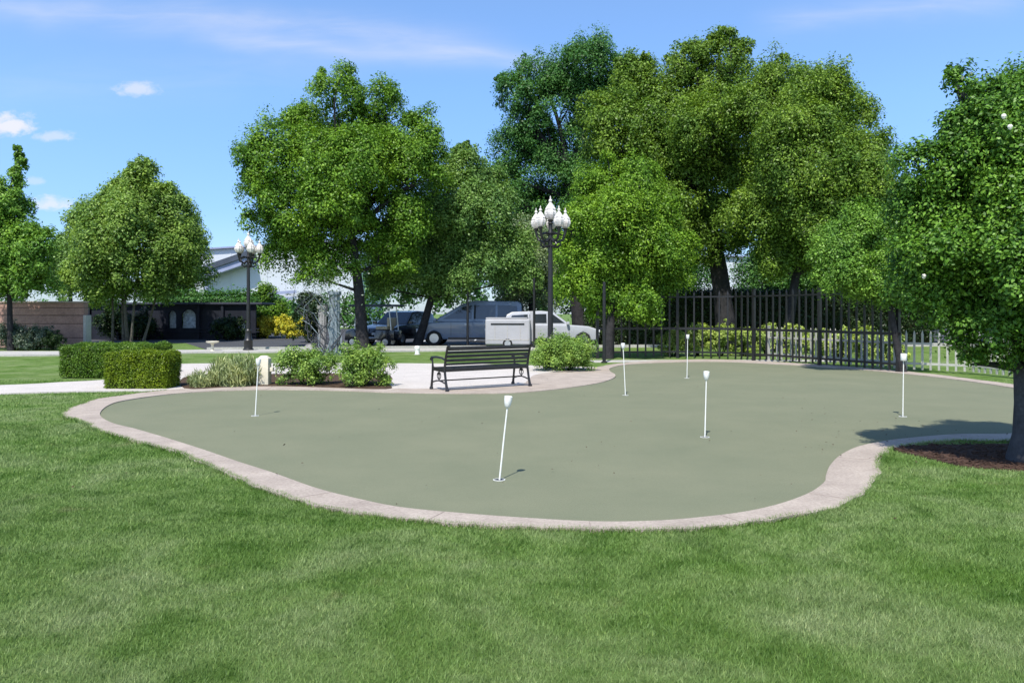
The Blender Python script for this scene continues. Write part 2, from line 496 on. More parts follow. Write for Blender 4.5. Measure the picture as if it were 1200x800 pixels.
def hedge(name, label, x0, x1, y0, y1, h, mat, n, leaf, group=None, rag=.03, rz=0.0):
    """clipped hedge: leaf-covered sides and top round a twiggy inside"""
    cx, cy = (x0 + x1) / 2, (y0 + y1) / 2
    w, d = x1 - x0, y1 - y0
    root = thing(name, (cx, cy, 0), label, 'hedge', group, rz)
    MB().box((0, 0, h * .5 - .03), (w - .14, d - .14, h - .1)).build('branches', M['twig'], root, bevel=.08, seg=2)
    areas = np.array([w * d, w * h, w * h, d * h, d * h])
    side = rng.choice(5, n, p=areas / areas.sum())
    u, v = rng.random(n) - .5, rng.random(n) - .5
    Pn = np.zeros((n, 3)); Nn = np.zeros((n, 3))
    for k, (pos, nor) in enumerate((((u * w, v * d, np.full(n, h)), (0, 0, 1)), ((u * w, np.full(n, -d / 2), (v + .5) * h), (0, -1, 0)),
                                    ((u * w, np.full(n, d / 2), (v + .5) * h), (0, 1, 0)), ((np.full(n, -w / 2), u * d, (v + .5) * h), (-1, 0, 0)),
                                    ((np.full(n, w / 2), u * d, (v + .5) * h), (1, 0, 0)))):
        m = side == k
        Pn[m] = np.stack(pos, 1)[m]; Nn[m] = nor
    # soften the box: round edges, swell slightly, gaps low down
    q = np.stack([Pn[:, 0] / (w / 2), Pn[:, 1] / (d / 2), (Pn[:, 2] - h / 2) / (h / 2)], 1)
    e = np.sort(np.abs(q), axis=1)
    Pn -= (np.clip(e[:, 1] - .86, 0, 1) * .45)[:, None] * q * np.array([min(w, .8), min(d, .8), h]) / 2
    lump = .02 * np.sin(Pn[:, 0] * 7 + 1) * np.sin(Pn[:, 2] * 9) + .02 * np.sin(Pn[:, 0] * 13 + Pn[:, 1] * 5)
    Pn += Nn * (lump + rng.normal(size=n) * rag - np.abs(rng.normal(size=n)) * .025)[:, None]
    keep = rng.random(n) < np.where(Pn[:, 2] < h * .3, .3 + .7 * np.clip(Pn[:, 2] / (h * .3), 0, 1), 1)
    Pn, Nn = Pn[keep], Nn[keep]
    Pn[:, 2] = np.abs(Pn[:, 2])
    Nn = Nn * .8 + np.array([0, 0, .3]) + rng.normal(size=Pn.shape) * .6
    leaves('foliage', Pn, Nn, leaf * (.6 + .7 * rng.random(len(Pn))), mat, root)
    return root


# ------------------------------------------------------------------ ground sheets
def spline(pts, closed=True, k=8):
    n = len(pts); out = []
    for i in range(n if closed else n - 1):
        p = [Vector(pts[(i + j) % n] if closed else pts[min(max(i + j, 0), n - 1)]) for j in (-1, 0, 1, 2)]
        for t in [j / k for j in range(k)]:
            out.append(.5 * ((2 * p[1]) + (p[2] - p[0]) * t + (2 * p[0] - 5 * p[1] + 4 * p[2] - p[3]) * t * t + (3 * p[1] - p[0] - 3 * p[2] + p[3]) * t ** 3))
    return out


def sheet(name, poly, z, mat, thick=0.0, label=None, hole=None):
    poly = [Vector((p[0], p[1], 0)) for p in poly]
    loops = [poly] + ([[Vector((p[0], p[1], 0)) for p in hole]] if hole else [])
    tris = tessellate_polygon(loops)
    n = len(poly)
    rings = [(0, n)] + ([(n, len(hole))] if hole else [])
    poly = [p for l in loops for p in l]; n = len(poly)
    vs = [(p.x, p.y, z) for p in poly]
    fs = [tuple(t) for t in tris]
    if thick:
        vs += [(p.x, p.y, z - thick) for p in poly]
        fs += [(o_ + i, o_ + (i + 1) % k, n + o_ + (i + 1) % k, n + o_ + i) for o_, k in rings for i in range(k)]
    me = bpy.data.meshes.new(name); me.from_pydata(vs, [], fs)
    bm = bmesh.new(); bm.from_mesh(me)
    bmesh.ops.recalc_face_normals(bm, faces=bm.faces)
    if sum(f.normal.z * f.calc_area() for f in bm.faces) < 0: bmesh.ops.reverse_faces(bm, faces=bm.faces)
    bm.to_mesh(me); bm.free()
    o = link(name, me, mat)
    o['kind'] = 'structure'
    if label: o['label'] = label
    return o


def inside(poly, x, y):
    c = np.zeros(len(x), dtype=bool)
    n = len(poly)
    for i in range(n):
        x1, y1 = poly[i][0], poly[i][1]; x2, y2 = poly[(i + 1) % n][0], poly[(i + 1) % n][1]
        if y1 == y2: continue
        m = ((y1 > y) != (y2 > y)) & (x < (x2 - x1) * (y - y1) / (y2 - y1) + x1)
        c ^= m
    return c


green_px = [(117, 487), (128, 476), (150, 470), (200, 463), (250, 459.5), (300, 458), (345, 458), (400, 459), (450, 461), (500, 462), (550, 462.5), (600, 461.5),
            (640, 458.5), (680, 453.5), (705, 449), (719, 444), (721, 440), (715, 436), (716, 432), (735, 428), (780, 425.5), (840, 424.5), (900, 427), (960, 430.5),
            (1020, 435), (1080, 441), (1130, 447), (1190, 456), (1260, 468), (1300, 485), (1270, 502), (1185, 510), (1120, 511), (1060, 516), (1032, 520), (1005, 526), (985, 536),
            (973, 548), (968, 560), (966, 568), (950, 580), (920, 592), (880, 602), (830, 609), (770, 614), (700, 615), (620, 611), (540, 605), (470, 598),
            (420, 588), (370, 575), (320, 557), (280, 544), (240, 530), (200, 517), (160, 505), (130, 497)]
outer_px = [(72, 488), (84, 479), (110, 470), (140, 465), (180, 460), (220, 456.5), (270, 453.5), (320, 452.5), (380, 454), (440, 456), (500, 457), (560, 456), (610, 452),
            (628, 440), (660, 436), (700, 431), (716, 428), (740, 425.3), (780, 423), (840, 422), (900, 424.5), (960, 428), (1020, 432.3), (1080, 438), (1130, 444), (1190, 452),
            (1270, 463), (1330, 485), (1290, 507), (1190, 518), (1120, 518), (1070, 523), (1046, 528), (1034, 538), (1029, 560), (1015, 578), (985, 596), (930, 608), (870, 617), (800, 623.5),
            (720, 624), (640, 622), (560, 619), (480, 612), (400, 602), (350, 590), (300, 573), (250, 551), (200, 530), (150, 517), (112, 504), (95, 495)]
green_poly = spline([G(x, y) for x, y in green_px])
outer_poly = spline([G(x, y) for x, y in outer_px])
# a slightly uneven hand-laid edge
outer_poly = [p + Vector((.012 * math.sin(i * 1.7) + .01 * math.sin(i * .61), .014 * math.sin(i * 1.1 + 2), 0)) for i, p in enumerate(outer_poly)]

path_poly = spline([G(x, y) for x, y in [(-220, 474), (-220, 458), (0, 452.5), (70, 449), (130, 445), (170, 434), (205, 427.5), (300, 426.5), (450, 426.5), (530, 427), (590, 428), (650, 430),
                                        (702, 431.5), (712, 436), (690, 446), (640, 457), (560, 460), (450, 459.5), (340, 456), (260, 456), (205, 458.5), (130, 459), (60, 460.5), (0, 462.5), (-120, 467)]], k=4)
sheet('lawn', [(-260, -12), (260, -12), (260, 500), (-260, 500)], 0, M['lawn'])
sheet('path', path_poly, .028, M['path'], .06)
sheet('concrete_edging', outer_poly, .030, M['edging'], .05, hole=green_poly)
sheet('putting_green', [p + (p - Vector((0, 14, 0))).normalized() * .03 for p in green_poly], .014, M['turf'])
jt = MB()
for i in range(0, len(outer_poly), 19):                                # tooled joints across the edging
    a = outer_poly[i]; c = min(green_poly, key=lambda q: (q - a).length)
    if .15 < (c - a).length < 1.2:
        u = (c - a).normalized()
        jt.bar(a + u * .02 + Vector((0, 0, .0305)), c - u * .01 + Vector((0, 0, .0305)), .007, .004)
tag(jt.build('edging_joints', M['joint']), kind='structure')
mulch_poly = spline([G(x, y) for x, y in [(1046, 527), (1090, 523), (1190, 521), (1290, 512), (1360, 530), (1290, 560), (1200, 553), (1150, 549), (1120, 546), (1080, 536)]], k=6)
sheet('mulch_bed', mulch_poly, .022, M['mulch'], .03)
bed_poly = spline([G(x, y) for x, y in [(216, 456.5), (222, 442), (300, 440), (445, 440), (456, 452), (452, 457.5), (380, 455.5), (320, 454), (270, 455)]], k=4)
sheet('planting_bed', bed_poly, .042, M['soil'], .02)
sheet('pavement', [(-30, 29.2), (-17.5, 28.9), (-12, 31.0), (-4, 32.2), (2, 33.5), (2, 35.2), (-4, 34.0), (-12, 33.0), (-18, 31.6), (-30, 31.8)], .06, M['pave'], .08)
sheet('parking_lot', [(-12.6, 33.6), (-4, 35.1), (9, 36.8), (30, 38), (60, 42), (60, 74), (-70, 74), (-70, 41), (-16.5, 41)], .006, M['asphalt'])
for i in range(9):
    x = -7.5 + i * 2.7
    sheet('bay_line', [(x, 42.2), (x + .1, 42.2), (x + .1, 47), (x, 47)], .011, M['paint'])
k_ = MB()
for a, b in (((-12.6, 33.5), (-4, 35.0)), ((-4, 35.0), (9, 36.7)), ((9, 36.7), (30, 37.9))):
    k_.bar((a[0], a[1], .05), (b[0], b[1], .05), .15, .14)
tag(k_.build('kerb', M['pave']), kind='structure')
far_walk = sheet('footpath', [(2.6, 25.4), (6, 26.0), (12, 25.9), (12, 26.6), (6, 26.8), (2.5, 26.5)], .012, M['pave'], .02)

# ------------------------------------------------------------------ grass blades
def grass():
    XY = []
    def put(n, ylo, yhi, pw):
        u = rng.random(n)
        y = ylo + (yhi - ylo) * u ** pw
        x = (rng.random(n) * 2 - 1) * (.66 * y + 1.1)
        XY.append(np.stack([x, y], 1))
    put(430000, 2.7, 7.2, 1.0)
    put(240000, 6.2, 11.5, 1.15)
    put(90000, 10.5, 19, 1.2)
    p = np.concatenate(XY)
    x, y = p[:, 0], p[:, 1]
    # blades lean a little over the kerb edge
    jit = rng.normal(size=len(x)) * .028
    bad = inside(outer_poly, x + jit, y + jit) | inside(path_poly, x, y) | inside(mulch_poly, x, y) | inside(bed_poly, x, y)
    p = p[~bad]
    E = []                                          # untrimmed fringe hanging over the edge of the concrete
    for i in range(len(outer_poly)):
        a, b = outer_poly[i], outer_poly[(i + 1) % len(outer_poly)]
        if min(a.y, b.y) > 17: continue
        dv = b - a; l = dv.length
        if l < 1e-4: continue
        k = int(l * (900 if a.y < 9 else 500)); t = rng.random(k)
        wob = .016 * np.sin((a.x + t * dv.x) * 5.3) * np.sin((a.y + t * dv.y) * 4.1 + 1)
        o = rng.normal(size=k) * .014 + wob
        E.append(np.stack([a.x + t * dv.x - dv.y / l * o, a.y + t * dv.y + dv.x / l * o], 1))
    E = np.concatenate(E)
    E = E[~(inside(path_poly, E[:, 0], E[:, 1]) | inside(mulch_poly, E[:, 0], E[:, 1]) | inside(bed_poly, E[:, 0], E[:, 1]) | inside(green_poly, E[:, 0], E[:, 1]))]
    nE = len(E); p = np.concatenate([p, E]); n = len(p)
    x, y = p[:, 0], p[:, 1]
    tuft = .5 + .5 * np.sin(x * 3.1 + 1.3 * np.sin(y * 2.3)) * np.sin(y * 2.7 + 1.1 * np.sin(x * 1.9))
    h = (.016 + .010 * rng.random(n) + .008 * tuft * rng.random(n)) * np.where(y > 8, 1.2, 1)
    h[-nE:] += .012 + .016 * rng.random(nE)
    w = .0027 * np.clip(y / 4.5, .8, 3.2) * (.7 + .6 * rng.random(n))
    a = rng.random(n) * 6.283
    lean = rng.normal(size=(n, 2)) * .55 + np.array([.12, .05])
    co = np.empty((n, 3, 3), dtype=np.float32)
    co[:, 0, 0] = x - np.cos(a) * w; co[:, 0, 1] = y - np.sin(a) * w; co[:, 0, 2] = -.004
    co[:, 1, 0] = x + np.cos(a) * w; co[:, 1, 1] = y + np.sin(a) * w; co[:, 1, 2] = -.004
    co[:, 2, 0] = x + lean[:, 0] * h; co[:, 2, 1] = y + lean[:, 1] * h; co[:, 2, 2] = h
    me = bpy.data.meshes.new('grass')
    me.vertices.add(n * 3); me.vertices.foreach_set('co', co.ravel())
    me.loops.add(n * 3); me.loops.foreach_set('vertex_index', np.arange(n * 3, dtype=np.int32))
    me.polygons.add(n); me.polygons.foreach_set('loop_start', np.arange(0, n * 3, 3, dtype=np.int32))
    me.update(calc_edges=True)
    tag(link('grass', me, M['blade']), 'short mown lawn grass in front of and around the putting green', 'grass', kind='stuff')
grass()

# loose bark chips on the mulch bed
ch = MB()
n_ = 0
xs = [v.x for v in mulch_poly]; ys = [v.y for v in mulch_poly]
while n_ < 1500:
    x, y = random.uniform(min(xs), max(xs)), random.uniform(min(ys), max(ys))
    if inside(mulch_poly, np.array([x]), np.array([y]))[0]:
        a = random.uniform(0, 6.28); l = random.uniform(.02, .06)
        ch.bar((x, y, .022 + random.uniform(0, .012)), (x + math.cos(a) * l, y + math.sin(a) * l, .026 + random.uniform(0, .02)), .014, .006)
        n_ += 1
tag(ch.build('bark_chips', M['mulch']), 'reddish brown bark chips spread under the near tree', 'mulch', kind='stuff')

n = 260
lx = np.concatenate([rng.normal(5.0, 1.2, n // 2), rng.uniform(-6, 6, n // 2)]); ly = np.concatenate([rng.normal(9.3, 1.0, n // 2), rng.uniform(6, 20, n // 2)])
tag(leaves('fallen_leaves', np.stack([lx, ly, np.full(n, .044)], 1), rng.normal(size=(n, 3)) * .25 + np.array([0, 0, 1.]), .03 * (.5 + .8 * rng.random(n)), M['mulch']),
    'scattered small brown fallen leaves on the green and its edging', 'leaf litter', kind='stuff')

# ------------------------------------------------------------------ practice pins
def pin(px, py, toppx, toppy, label, square=False):
    g = G(px, py, .014)
    s = g.y / F
    top = Vector(((toppx - 600) * s, g.y, EYE - (toppy - HZ) * s)) - g
    h = top.length
    r = thing('practice_pin', g, label, 'putting pin', 'white pins marking the holes of the putting green')
    d = top.normalized()
    MB().tube([Vector((0, 0, -.03)), d * h * .5, d * (h - .09)], [.0085, .0075, .007], 8).build('shaft', M['white'], r, True)
    hd = MB()
    hd.lathe([(.006, 0), (.016, .004), (.027, .022), (.036, .055), (.039, .085), (.039, .112), (.032, .116), (.030, .1)] if not square else
             [(.006, 0), (.040, .006), (.044, .012), (.044, .108), (.04, .113), (.034, .113)], n=14)
    q = d.to_track_quat('Z', 'Y')
    o = hd.build('pin_head', M['white'], r, True)
    o.location = d * (h - .115); o.rotation_mode = 'QUATERNION'; o.rotation_quaternion = q
    c = MB(); c.lathe([(.058, .001), (.058, .004), (.052, .005), (.052, .002)], n=20)
    c.build('cup_rim', M['white'], r)
    c = MB(); c.lathe([(.0505, .0015), (.0505, .0025)], n=20)
    c.build('cup', M['black'], r)
    return r
pin(585, 562, 596, 464, 'nearest and largest white putting pin, leaning slightly right in the open green')
pin(826, 512, 828, 435, 'upright white putting pin between the nearest pin and the right one with a square head')
pin(1058, 488, 1059, 414, 'white putting pin with a square head, in front of the shaded picket fence', True)
pin(805, 443, 806, 392, 'farthest white putting pin, at the back edge of the green before the sunlit hedge')
pin(733, 463, 730, 402, 'thin white putting pin beside the inward corner of the green, right of the round hedge')
pin(299, 487, 303, 420, 'white putting pin in front of the cream stone post')

# cream post among the shrubs
g = G(307, 453)
r = thing('stone_post', g + Vector((0, .15, 0)), 'cream stone post with a pointed top between the grassy tuft and the leafy shrubs', 'post')
MB().box((0, 0, .29), (.25, .25, .60)).build('shaft', M['cream'], r, bevel=.02)
MB().box((-.0, 0, .622), (.25, .25, .065), top=.45).build('cap', M['cream'], r, bevel=.012)
MB().box((.15, 0, .36), (.10, .10, .09)).build('side_block', M['cream'], r, bevel=.01)

g = G(489, 415.5)
r = thing('marker_post', g, 'stubby white marker post on the lawn left of the bench', 'post')
MB().lathe([(.085, -.02), (.085, .2), (.1, .21), (.1, .3), (.085, .325), (.03, .33)], n=14).build('shaft', M['white'], r, True)
MB().lathe([(.12, 0), (.12, .025), (.087, .03)], n=14).build('foot', M['pave'], r, True)
g = G(249, 412.5)
r = thing('bird_bath', g, 'low pale bird bath on the grass before the navy pavilion', 'bird bath')
MB().lathe([(.16, 0), (.14, .04), (.055, .08), (.05, .30), (.08, .34)], n=14).build('pedestal', M['cream'], r, True)
MB().lathe([(.08, .34), (.22, .37), (.25, .42), (.24, .43), (.2, .395), (.03, .38)], n=18).build('bowl', M['cream'], r, True)

# ------------------------------------------------------------------ bench
def bench():
    g = G(521, 460)
    th = math.radians(35)
    Lb, D = 2.02, .5
    r = thing('park_bench', Vector((g.x, g.y, .034)), 'black metal park bench seen from behind on the pale patio', 'bench', rz=th)
    for x in (0, Lb):
        e = MB()
        e.tube([(x, -.10, 0), (x, -.045, .2), (x, 0, .42), (x, -.035, .62), (x, -.11, .86)], [.03, .024, .026, .024, .022], 8)
        e.lathe([(.04, 0), (.04, .03), (.028, .05)], (x, -.10, 0), 8)
        e.tube([(x, -.11, .86), (x, -.15, .90), (x, -.19, .89), (x, -.19, .85), (x, -.16, .84)], [.022, .022, .02, .018, .014], 8)
        o = e.build('rear_leg', M['benchm'], r, True)
        e = MB()
        e.tube([(x, D + .03, 0), (x, D, .2), (x, D - .03, .42), (x, D - .02, .54), (x, D, .63)], [.03, .022, .026, .018, .02], 8)
        e.lathe([(.04, 0), (.04, .03), (.028, .05)], (x, D + .03, 0), 8)
        e.build('front_leg', M['benchm'], r, True)
        a = MB()
        a.tube([(x, -.05, .60), (x, .1, .645), (x, .32, .655), (x, D + .02, .64), (x, D + .06, .60), (x, D + .03, .575)], [.018, .022, .024, .024, .02, .014], 8)
        a.build('armrest', M['benchm'], r, True)
        s = MB()
        s.bar((x, 0, .40), (x, D - .03, .42), .04, .07)
        s.tube([(x, -.06, .14), (x, .1, .175), (x, .22, .19), (x, .36, .175), (x, D, .14)], .016, 6)
        for sg in (-1, 1):
            pts = [(x, .22 + sg * .09 * math.sin(t) * (1 - t / 7), .30 - .085 * math.cos(t) * (1 - t / 9)) for t in np.linspace(.1, 4.6, 12)]
            s.tube(pts, .009, 6)
        s.tube([(x, .22, .19), (x, .22, .40)], .012, 6)
        s.build('end_scroll', M['benchm'], r, True)
    st = MB()
    for i in range(6):
        y = .01 + i * .083
        st.box((Lb / 2, y, .437 + .012 * math.cos(i * 1.2) - .002 * i), (Lb - .02, .06, .022))
    st.box((Lb / 2, D - .02, .41), (Lb - .02, .03, .06))
    st.box((Lb / 2, -.02, .41), (Lb - .02, .03, .07))
    st.build('seat', M['benchm'], r, bevel=.006)
    b = MB()
    for i, (z, hh) in enumerate(((.525, .045), (.60, .06), (.68, .06), (.755, .055))):
        y = -.02 - (z - .5) * .24
        b.bar((.02, y, z), (Lb - .02, y, z), .02, hh)
    b.bar((0, -.107, .835), (Lb, -.107, .835), .035, .075)
    b.build('backrest', M['benchm'], r, bevel=.006)
    q = MB(); q.tube([(0, .2, .19), (Lb, .2, .19)], .014, 6); q.build('stretcher', M['benchm'], r, True)
    return r
bench()

# ------------------------------------------------------------------ lamp posts
def lamp(px, Y, label):
    r = thing('street_lamp', ((px - 600) / F * Y, Y, 0), label, 'street lamp', 'black lamp posts with clustered white lanterns')
    H = 4.05
    MB().lathe([(.21, 0), (.21, .10), (.17, .14), (.17, .42), (.19, .45), (.14, .52), (.115, .8), (.125, .84), (.085, .9)], n=16).build('base', M['black'], r, True)
    po = MB(); po.lathe([(.078, .9), (.07, 2.2), (.058, H - .3), (.08, H - .28), (.08, H - .24), (.055, H - .2), (.055, H - .02), (.09, H), (.05, H + .05)], n=14)
    po.build('post', M['black'], r, True)
    spots = [(0, 0, H + .05, 1.15)] + [(.43 * math.cos(a), .43 * math.sin(a), H - .17, 1.0) for a in [math.radians(12 + 72 * i) for i in range(5)]]
    for i, (x, y, z, k) in enumerate(spots):
        if i:
            u = Vector((x, y, 0)).normalized()
            ar = MB()
            ar.tube([u * .05 + Vector((0, 0, H - .42)), u * .2 + Vector((0, 0, H - .52)), u * .36 + Vector((0, 0, H - .44)), u * .43 + Vector((0, 0, H - .25)), u * .43 + Vector((0, 0, z))],
                    [.04, .04, .036, .034, .05], 7)
            ar.tube([u * .05 + Vector((0, 0, H - .62)), u * .2 + Vector((0, 0, H - .66)), u * .30 + Vector((0, 0, H - .58)), u * .25 + Vector((0, 0, H - .50))], [.034, .032, .028, .02], 6)
            ar.tube([u * .05 + Vector((0, 0, H - .30)), u * .2 + Vector((0, 0, H - .26)), u * .34 + Vector((0, 0, H - .32))], [.03, .028, .022], 6)
            ar.build('arm', M['black'], r, True)
        la = MB()
        la.lathe([(.05 * k, 0), (.075 * k, .03 * k), (.05 * k, .05 * k)], (x, y, z), 12)
        fit = la.build('lantern', M['black'], r, True)
        gl = MB()
        # ribbed glass lantern, wide shoulder drawn up to a point
        prof = [(.055, .05), (.10, .09), (.135, .17), (.14, .23), (.115, .29), (.128, .30), (.085, .37), (.05, .43), (.03, .46)]
        nseg = 16; vs, fs = [], []
        for rr, zz in prof:
            for j in range(nseg):
                a = 2 * math.pi * j / nseg
                q = rr * k * (1 + (.13 if j % 2 else -.05))
                vs.append((x + q * math.cos(a), y + q * math.sin(a), z + zz * k))
        for a_ in range(len(prof) - 1):
            for j in range(nseg):
                fs.append((a_ * nseg + j, a_ * nseg + (j + 1) % nseg, (a_ + 1) * nseg + (j + 1) % nseg, (a_ + 1) * nseg + j))
        fs.append(tuple(range(nseg))[::-1]); fs.append(tuple((len(prof) - 1) * nseg + j for j in range(nseg)))
        gl.add(vs, fs)
        gl.build('globe', M['globe'], fit)
        fi = MB(); fi.lathe([(.035 * k, .455 * k), (.03 * k, .48 * k), (.045 * k, .50 * k), (.04 * k, .53 * k), (.012 * k, .56 * k), (.02 * k, .585 * k), (.004 * k, .63 * k)], (x, y, z), 10)
        fi.build('finial', M['globe'], fit, True)
    return r
lamp(291, 32.5, 'ornate black lamp post in front of the white building, left of the big round tree')
lamp(645, 22.6, 'ornate black lamp post behind the rounded shrub at the right end of the bench')

# ------------------------------------------------------------------ hedges and shrubs
s1 = 16.5 / F
hedge('clipped_hedge', 'front clipped box hedge with a flat yellow green top, nearest the putting green', (121 - 600) * s1, (211 - 600) * 17.2 / F, 16.5, 17.3, .77, L['h_box'], 42000, .034, 'clipped box hedges on the left', rag=.018)
s1 = 19.4 / F
hedge('clipped_hedge', 'rear clipped box hedge partly hidden behind the front one, beside the far lawn', (69 - 600) * s1, (204 - 600) * 21.2 / F, 19.4, 21.2, .78, L['h_boxd'], 62000, .038, 'clipped box hedges on the left', rag=.02)
GS = 'leafy shrubs around the patio'
shrub('ornamental_grass', 'pale feathery grass tuft left of the cream stone post', 268, 455, 44, 38, L['s_grass'], 9000, .05, blades=True, cat='grass tuft')
shrub('ornamental_grass', 'low straw coloured grass clump beside the front box hedge', 233, 456, 26, 22, L['s_grass'], 3500, .035, blades=True, cat='grass tuft')
shrub('leafy_shrub', 'rounded green shrub directly right of the cream stone post', 351, 455, 66, 43, L['s_leafy'], 15000, .05, GS)
shrub('leafy_shrub', 'rounded green shrub at the left edge of the open pale patio', 417, 456.5, 67, 47, L['s_leafy'], 15000, .05, GS)
shrub('leafy_shrub', 'wide rounded shrub at the right end of the bench before a lamp post', 664, 437, 72, 38, L['s_leafy'], 26000, .05, GS, lumps=13, depth=.7)
GB = 'sage bushes before the brown wall'
shrub('sage_bush', 'dark sage bush at the foot of the young spired tree before the brown wall', 6, 411, 44, 27, L['s_sage'], 9000, .07, GB)
shrub('sage_bush', 'sage bush in front of the brown wall, just right of the spired tree stem', 34, 411, 40, 26, L['s_sage'], 9000, .07, GB)
shrub('sage_bush', 'smaller dark bush ending the sage bed by the brown wall', 56, 411, 24, 22, L['t_dark'], 5000, .06, GB)
GY = 'yellow shrubs behind the parking edge'
for k, (px, w, h, lab) in enumerate(((308, 26, 27, 'yellow leaved shrub nearest the left lamp post'), (332, 28, 24, 'bright yellow shrub between the lamp post and the grey pillars'), (356, 22, 26, 'small yellow green shrub beside the grey pillars'))):
    shrub('yellow_shrub', lab, px, 397, w, h, L['s_yellow'], 7000, .11, GY)

# sunlit shrubs behind the railings
GH = 'sunlit shrubs behind the railings'
names = ['beside the shaded gap under the lime green tree', 'behind the farthest pin', 'left of the thick tree trunk', 'in front of the thick tree trunk', 'right of the thick tree trunk',
         'just left of the slender trunk', 'just right of the slender trunk', 'left of the small tree', 'at the foot of the small tree', 'where the white pickets begin']
for i, px in enumerate((792, 820, 848, 876, 903, 934, 962, 990, 1018, 1050)):
    Yk = 28.6 - max(0, px - 930) * .034
    shrub('sunlit_shrub', 'sunlit yellow green shrub behind the railings, ' + names[i], px, HZ + EYE * F / Yk, 34, 34 + (i % 3) * 2, L['s_lit'], 7000, .085, GH, lumps=6)
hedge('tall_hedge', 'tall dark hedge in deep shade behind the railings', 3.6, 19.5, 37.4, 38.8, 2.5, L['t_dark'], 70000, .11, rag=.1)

# ------------------------------------------------------------------ railings
def railing(name, label, pts, h, step, w, mat, rails, cap, cat, post_every, post_w, pickname):
    base = pts[0]
    r = thing(name, base, label, cat)
    pts = [p - base for p in pts]
    seg = [(pts[i + 1] - pts[i]).length for i in range(len(pts) - 1)]
    total = sum(seg)
    def at(d):
        for i, l in enumerate(seg):
            if d <= l or i == len(seg) - 1: return pts[i].lerp(pts[i + 1], min(d / l, 1)), (pts[i + 1] - pts[i]).normalized()
            d -= l
    n = int(total / step); k = 0
    for i in range(n + 1):
        p, d = at(i * step)
        rz = math.atan2(d.y, d.x)
        m = MB()
        if i % post_every == 0:
            m.box((p.x, p.y, (h + .1) / 2), (post_w, post_w, h + .1), rz)
            m.box((p.x, p.y, h + .115), (post_w * 1.3, post_w * 1.3, .03), rz)
            m.build('post', mat, r)
        else:
            m.box((p.x, p.y, .06 + (h - .06) / 2), (w, min(w, .035), h - .06), rz)
            if cap: m.box((p.x, p.y, h + .05), (w, min(w, .035), .10), rz, top=.15)
            m.build(pickname, mat, r)
    for z, t in rails:
        m = MB()
        for i in range(len(pts) - 1):
            m.bar(pts[i] + Vector((0, 0, z)), pts[i + 1] + Vector((0, 0, z)), .045, t)
        m.build('rail', mat, r)
    return r
railing('iron_railing', 'tall black metal railing running behind the back edge of the green', [G(700, 420), G(790, 419.5), G(860, 421), G(920, 425.5), G(985, 431), G(1056, 437)], 2.2, .28, .052, M['black'],
        [(.22, .06), (1.02, .08), (2.1, .05)], True, 'fence', 10, .09, 'bar')
railing('picket_fence', 'pale pointed picket fence under the near tree at the right', [G(900, 422), G(955, 426), G(1010, 430.5), G(1062, 435), G(1140, 438.5), G(1230, 448)], 1.0, .2, .05, M['pick'],
        [(.22, .06), (.75, .06)], True, 'fence', 100, .1, 'picket')

# ------------------------------------------------------------------ stone pillars, rocks
GP = 'grey fluted pillars beside the big round tree'
def pillar(px, Y, h, w, label, mat):
    r = thing('stone_pillar', ((px - 600) / F * Y, Y, 0), label, 'pillar', GP)
    MB().box((0, 0, .08), (w * 1.5, w * 1.5, .16)).build('base', mat, r, bevel=.02)
    n = 20; vs, fs = [], []
    for z in (.16, h - .14):
        for k in range(n):
            a = 2 * math.pi * k / n; q = w / 2 * (1.0 if k % 2 else .87)
            vs.append((q * math.cos(a), q * math.sin(a), z))
    fs = [(k, (k + 1) % n, n + (k + 1) % n, n + k) for k in range(n)] + [tuple(range(n)), tuple(range(n, 2 * n))]
    MB().add(vs, fs).build('shaft', mat, r)
    MB().box((0, 0, h - .07), (w * 1.08, w * 1.08, .14)).build('capital', mat, r, bevel=.02)
pillar(392, 30.0, 2.35, .40, 'pale blue grey fluted pillar, tallest of the two by the rocks', M['col'])
pillar(378, 33.5, 1.85, .34, 'shorter grey fluted pillar set behind the pale blue one', M['rock'])
for i, (px, py, d, lab) in enumerate(((371, 413, .55, 'grey rock lying left of the pillars'), (383, 415, .7, 'largest grey rock at the foot of the pale blue pillar'), (403, 415, .5, 'small grey rock right of the pale blue pillar'), (362, 409, .45, 'small grey rock at the left end of the rock pile'))):
    bm = bmesh.new(); bmesh.ops.create_icosphere(bm, subdivisions=3, radius=d / 2)
    for v in bm.verts:
        k = 1 + .22 * math.sin(v.co.x * 9 + i) * math.sin(v.co.y * 8 + i * 2) + .12 * math.sin(v.co.z * 17 + i)
        v.co = Vector((v.co.x * k * 1.15, v.co.y * k, max(-.15 * d, v.co.z * k * .75)))
    me = bpy.data.meshes.new('rock'); bm.to_mesh(me); bm.free()
    o = link('rock', me, M['rock']); g = G(px, py); o.location = (g.x, g.y, .1 * d)
    tag(o, lab, 'rock', 'rocks at the foot of the pillars')
r = thing('climbing_plant', P(386, HZ + EYE * F / 29.7, 29.7), 'leafless woody climber with silvery stems round the pale blue pillar', 'climber')
for k in range(16):
    a = random.uniform(0, 6.28); q = [(math.cos(a) * .3, math.sin(a) * .25, 0)]
    for t in range(1, 8):
        a += random.uniform(-.5, .9); rr = .3 + .09 * t * random.random()
        q.append((math.cos(a) * rr * 1.5 - .05 * t, math.sin(a) * rr * .7, t * random.uniform(.30, .40)))
    MB().tube(q, [.03 - .0035 * t for t in range(8)], 5).build('stem', M['barkp'] if k % 5 else M['col'], r, True)
Pn = rng.normal(size=(700, 3)) * np.array([.55, .3, .5]) + np.array([-.25, 0, 2.35])
leaves('foliage', Pn, rng.normal(size=(700, 3)) + np.array([0, -.4, .6]), .09 * (.6 + .7 * rng.random(700)), L['s_sage'], r)
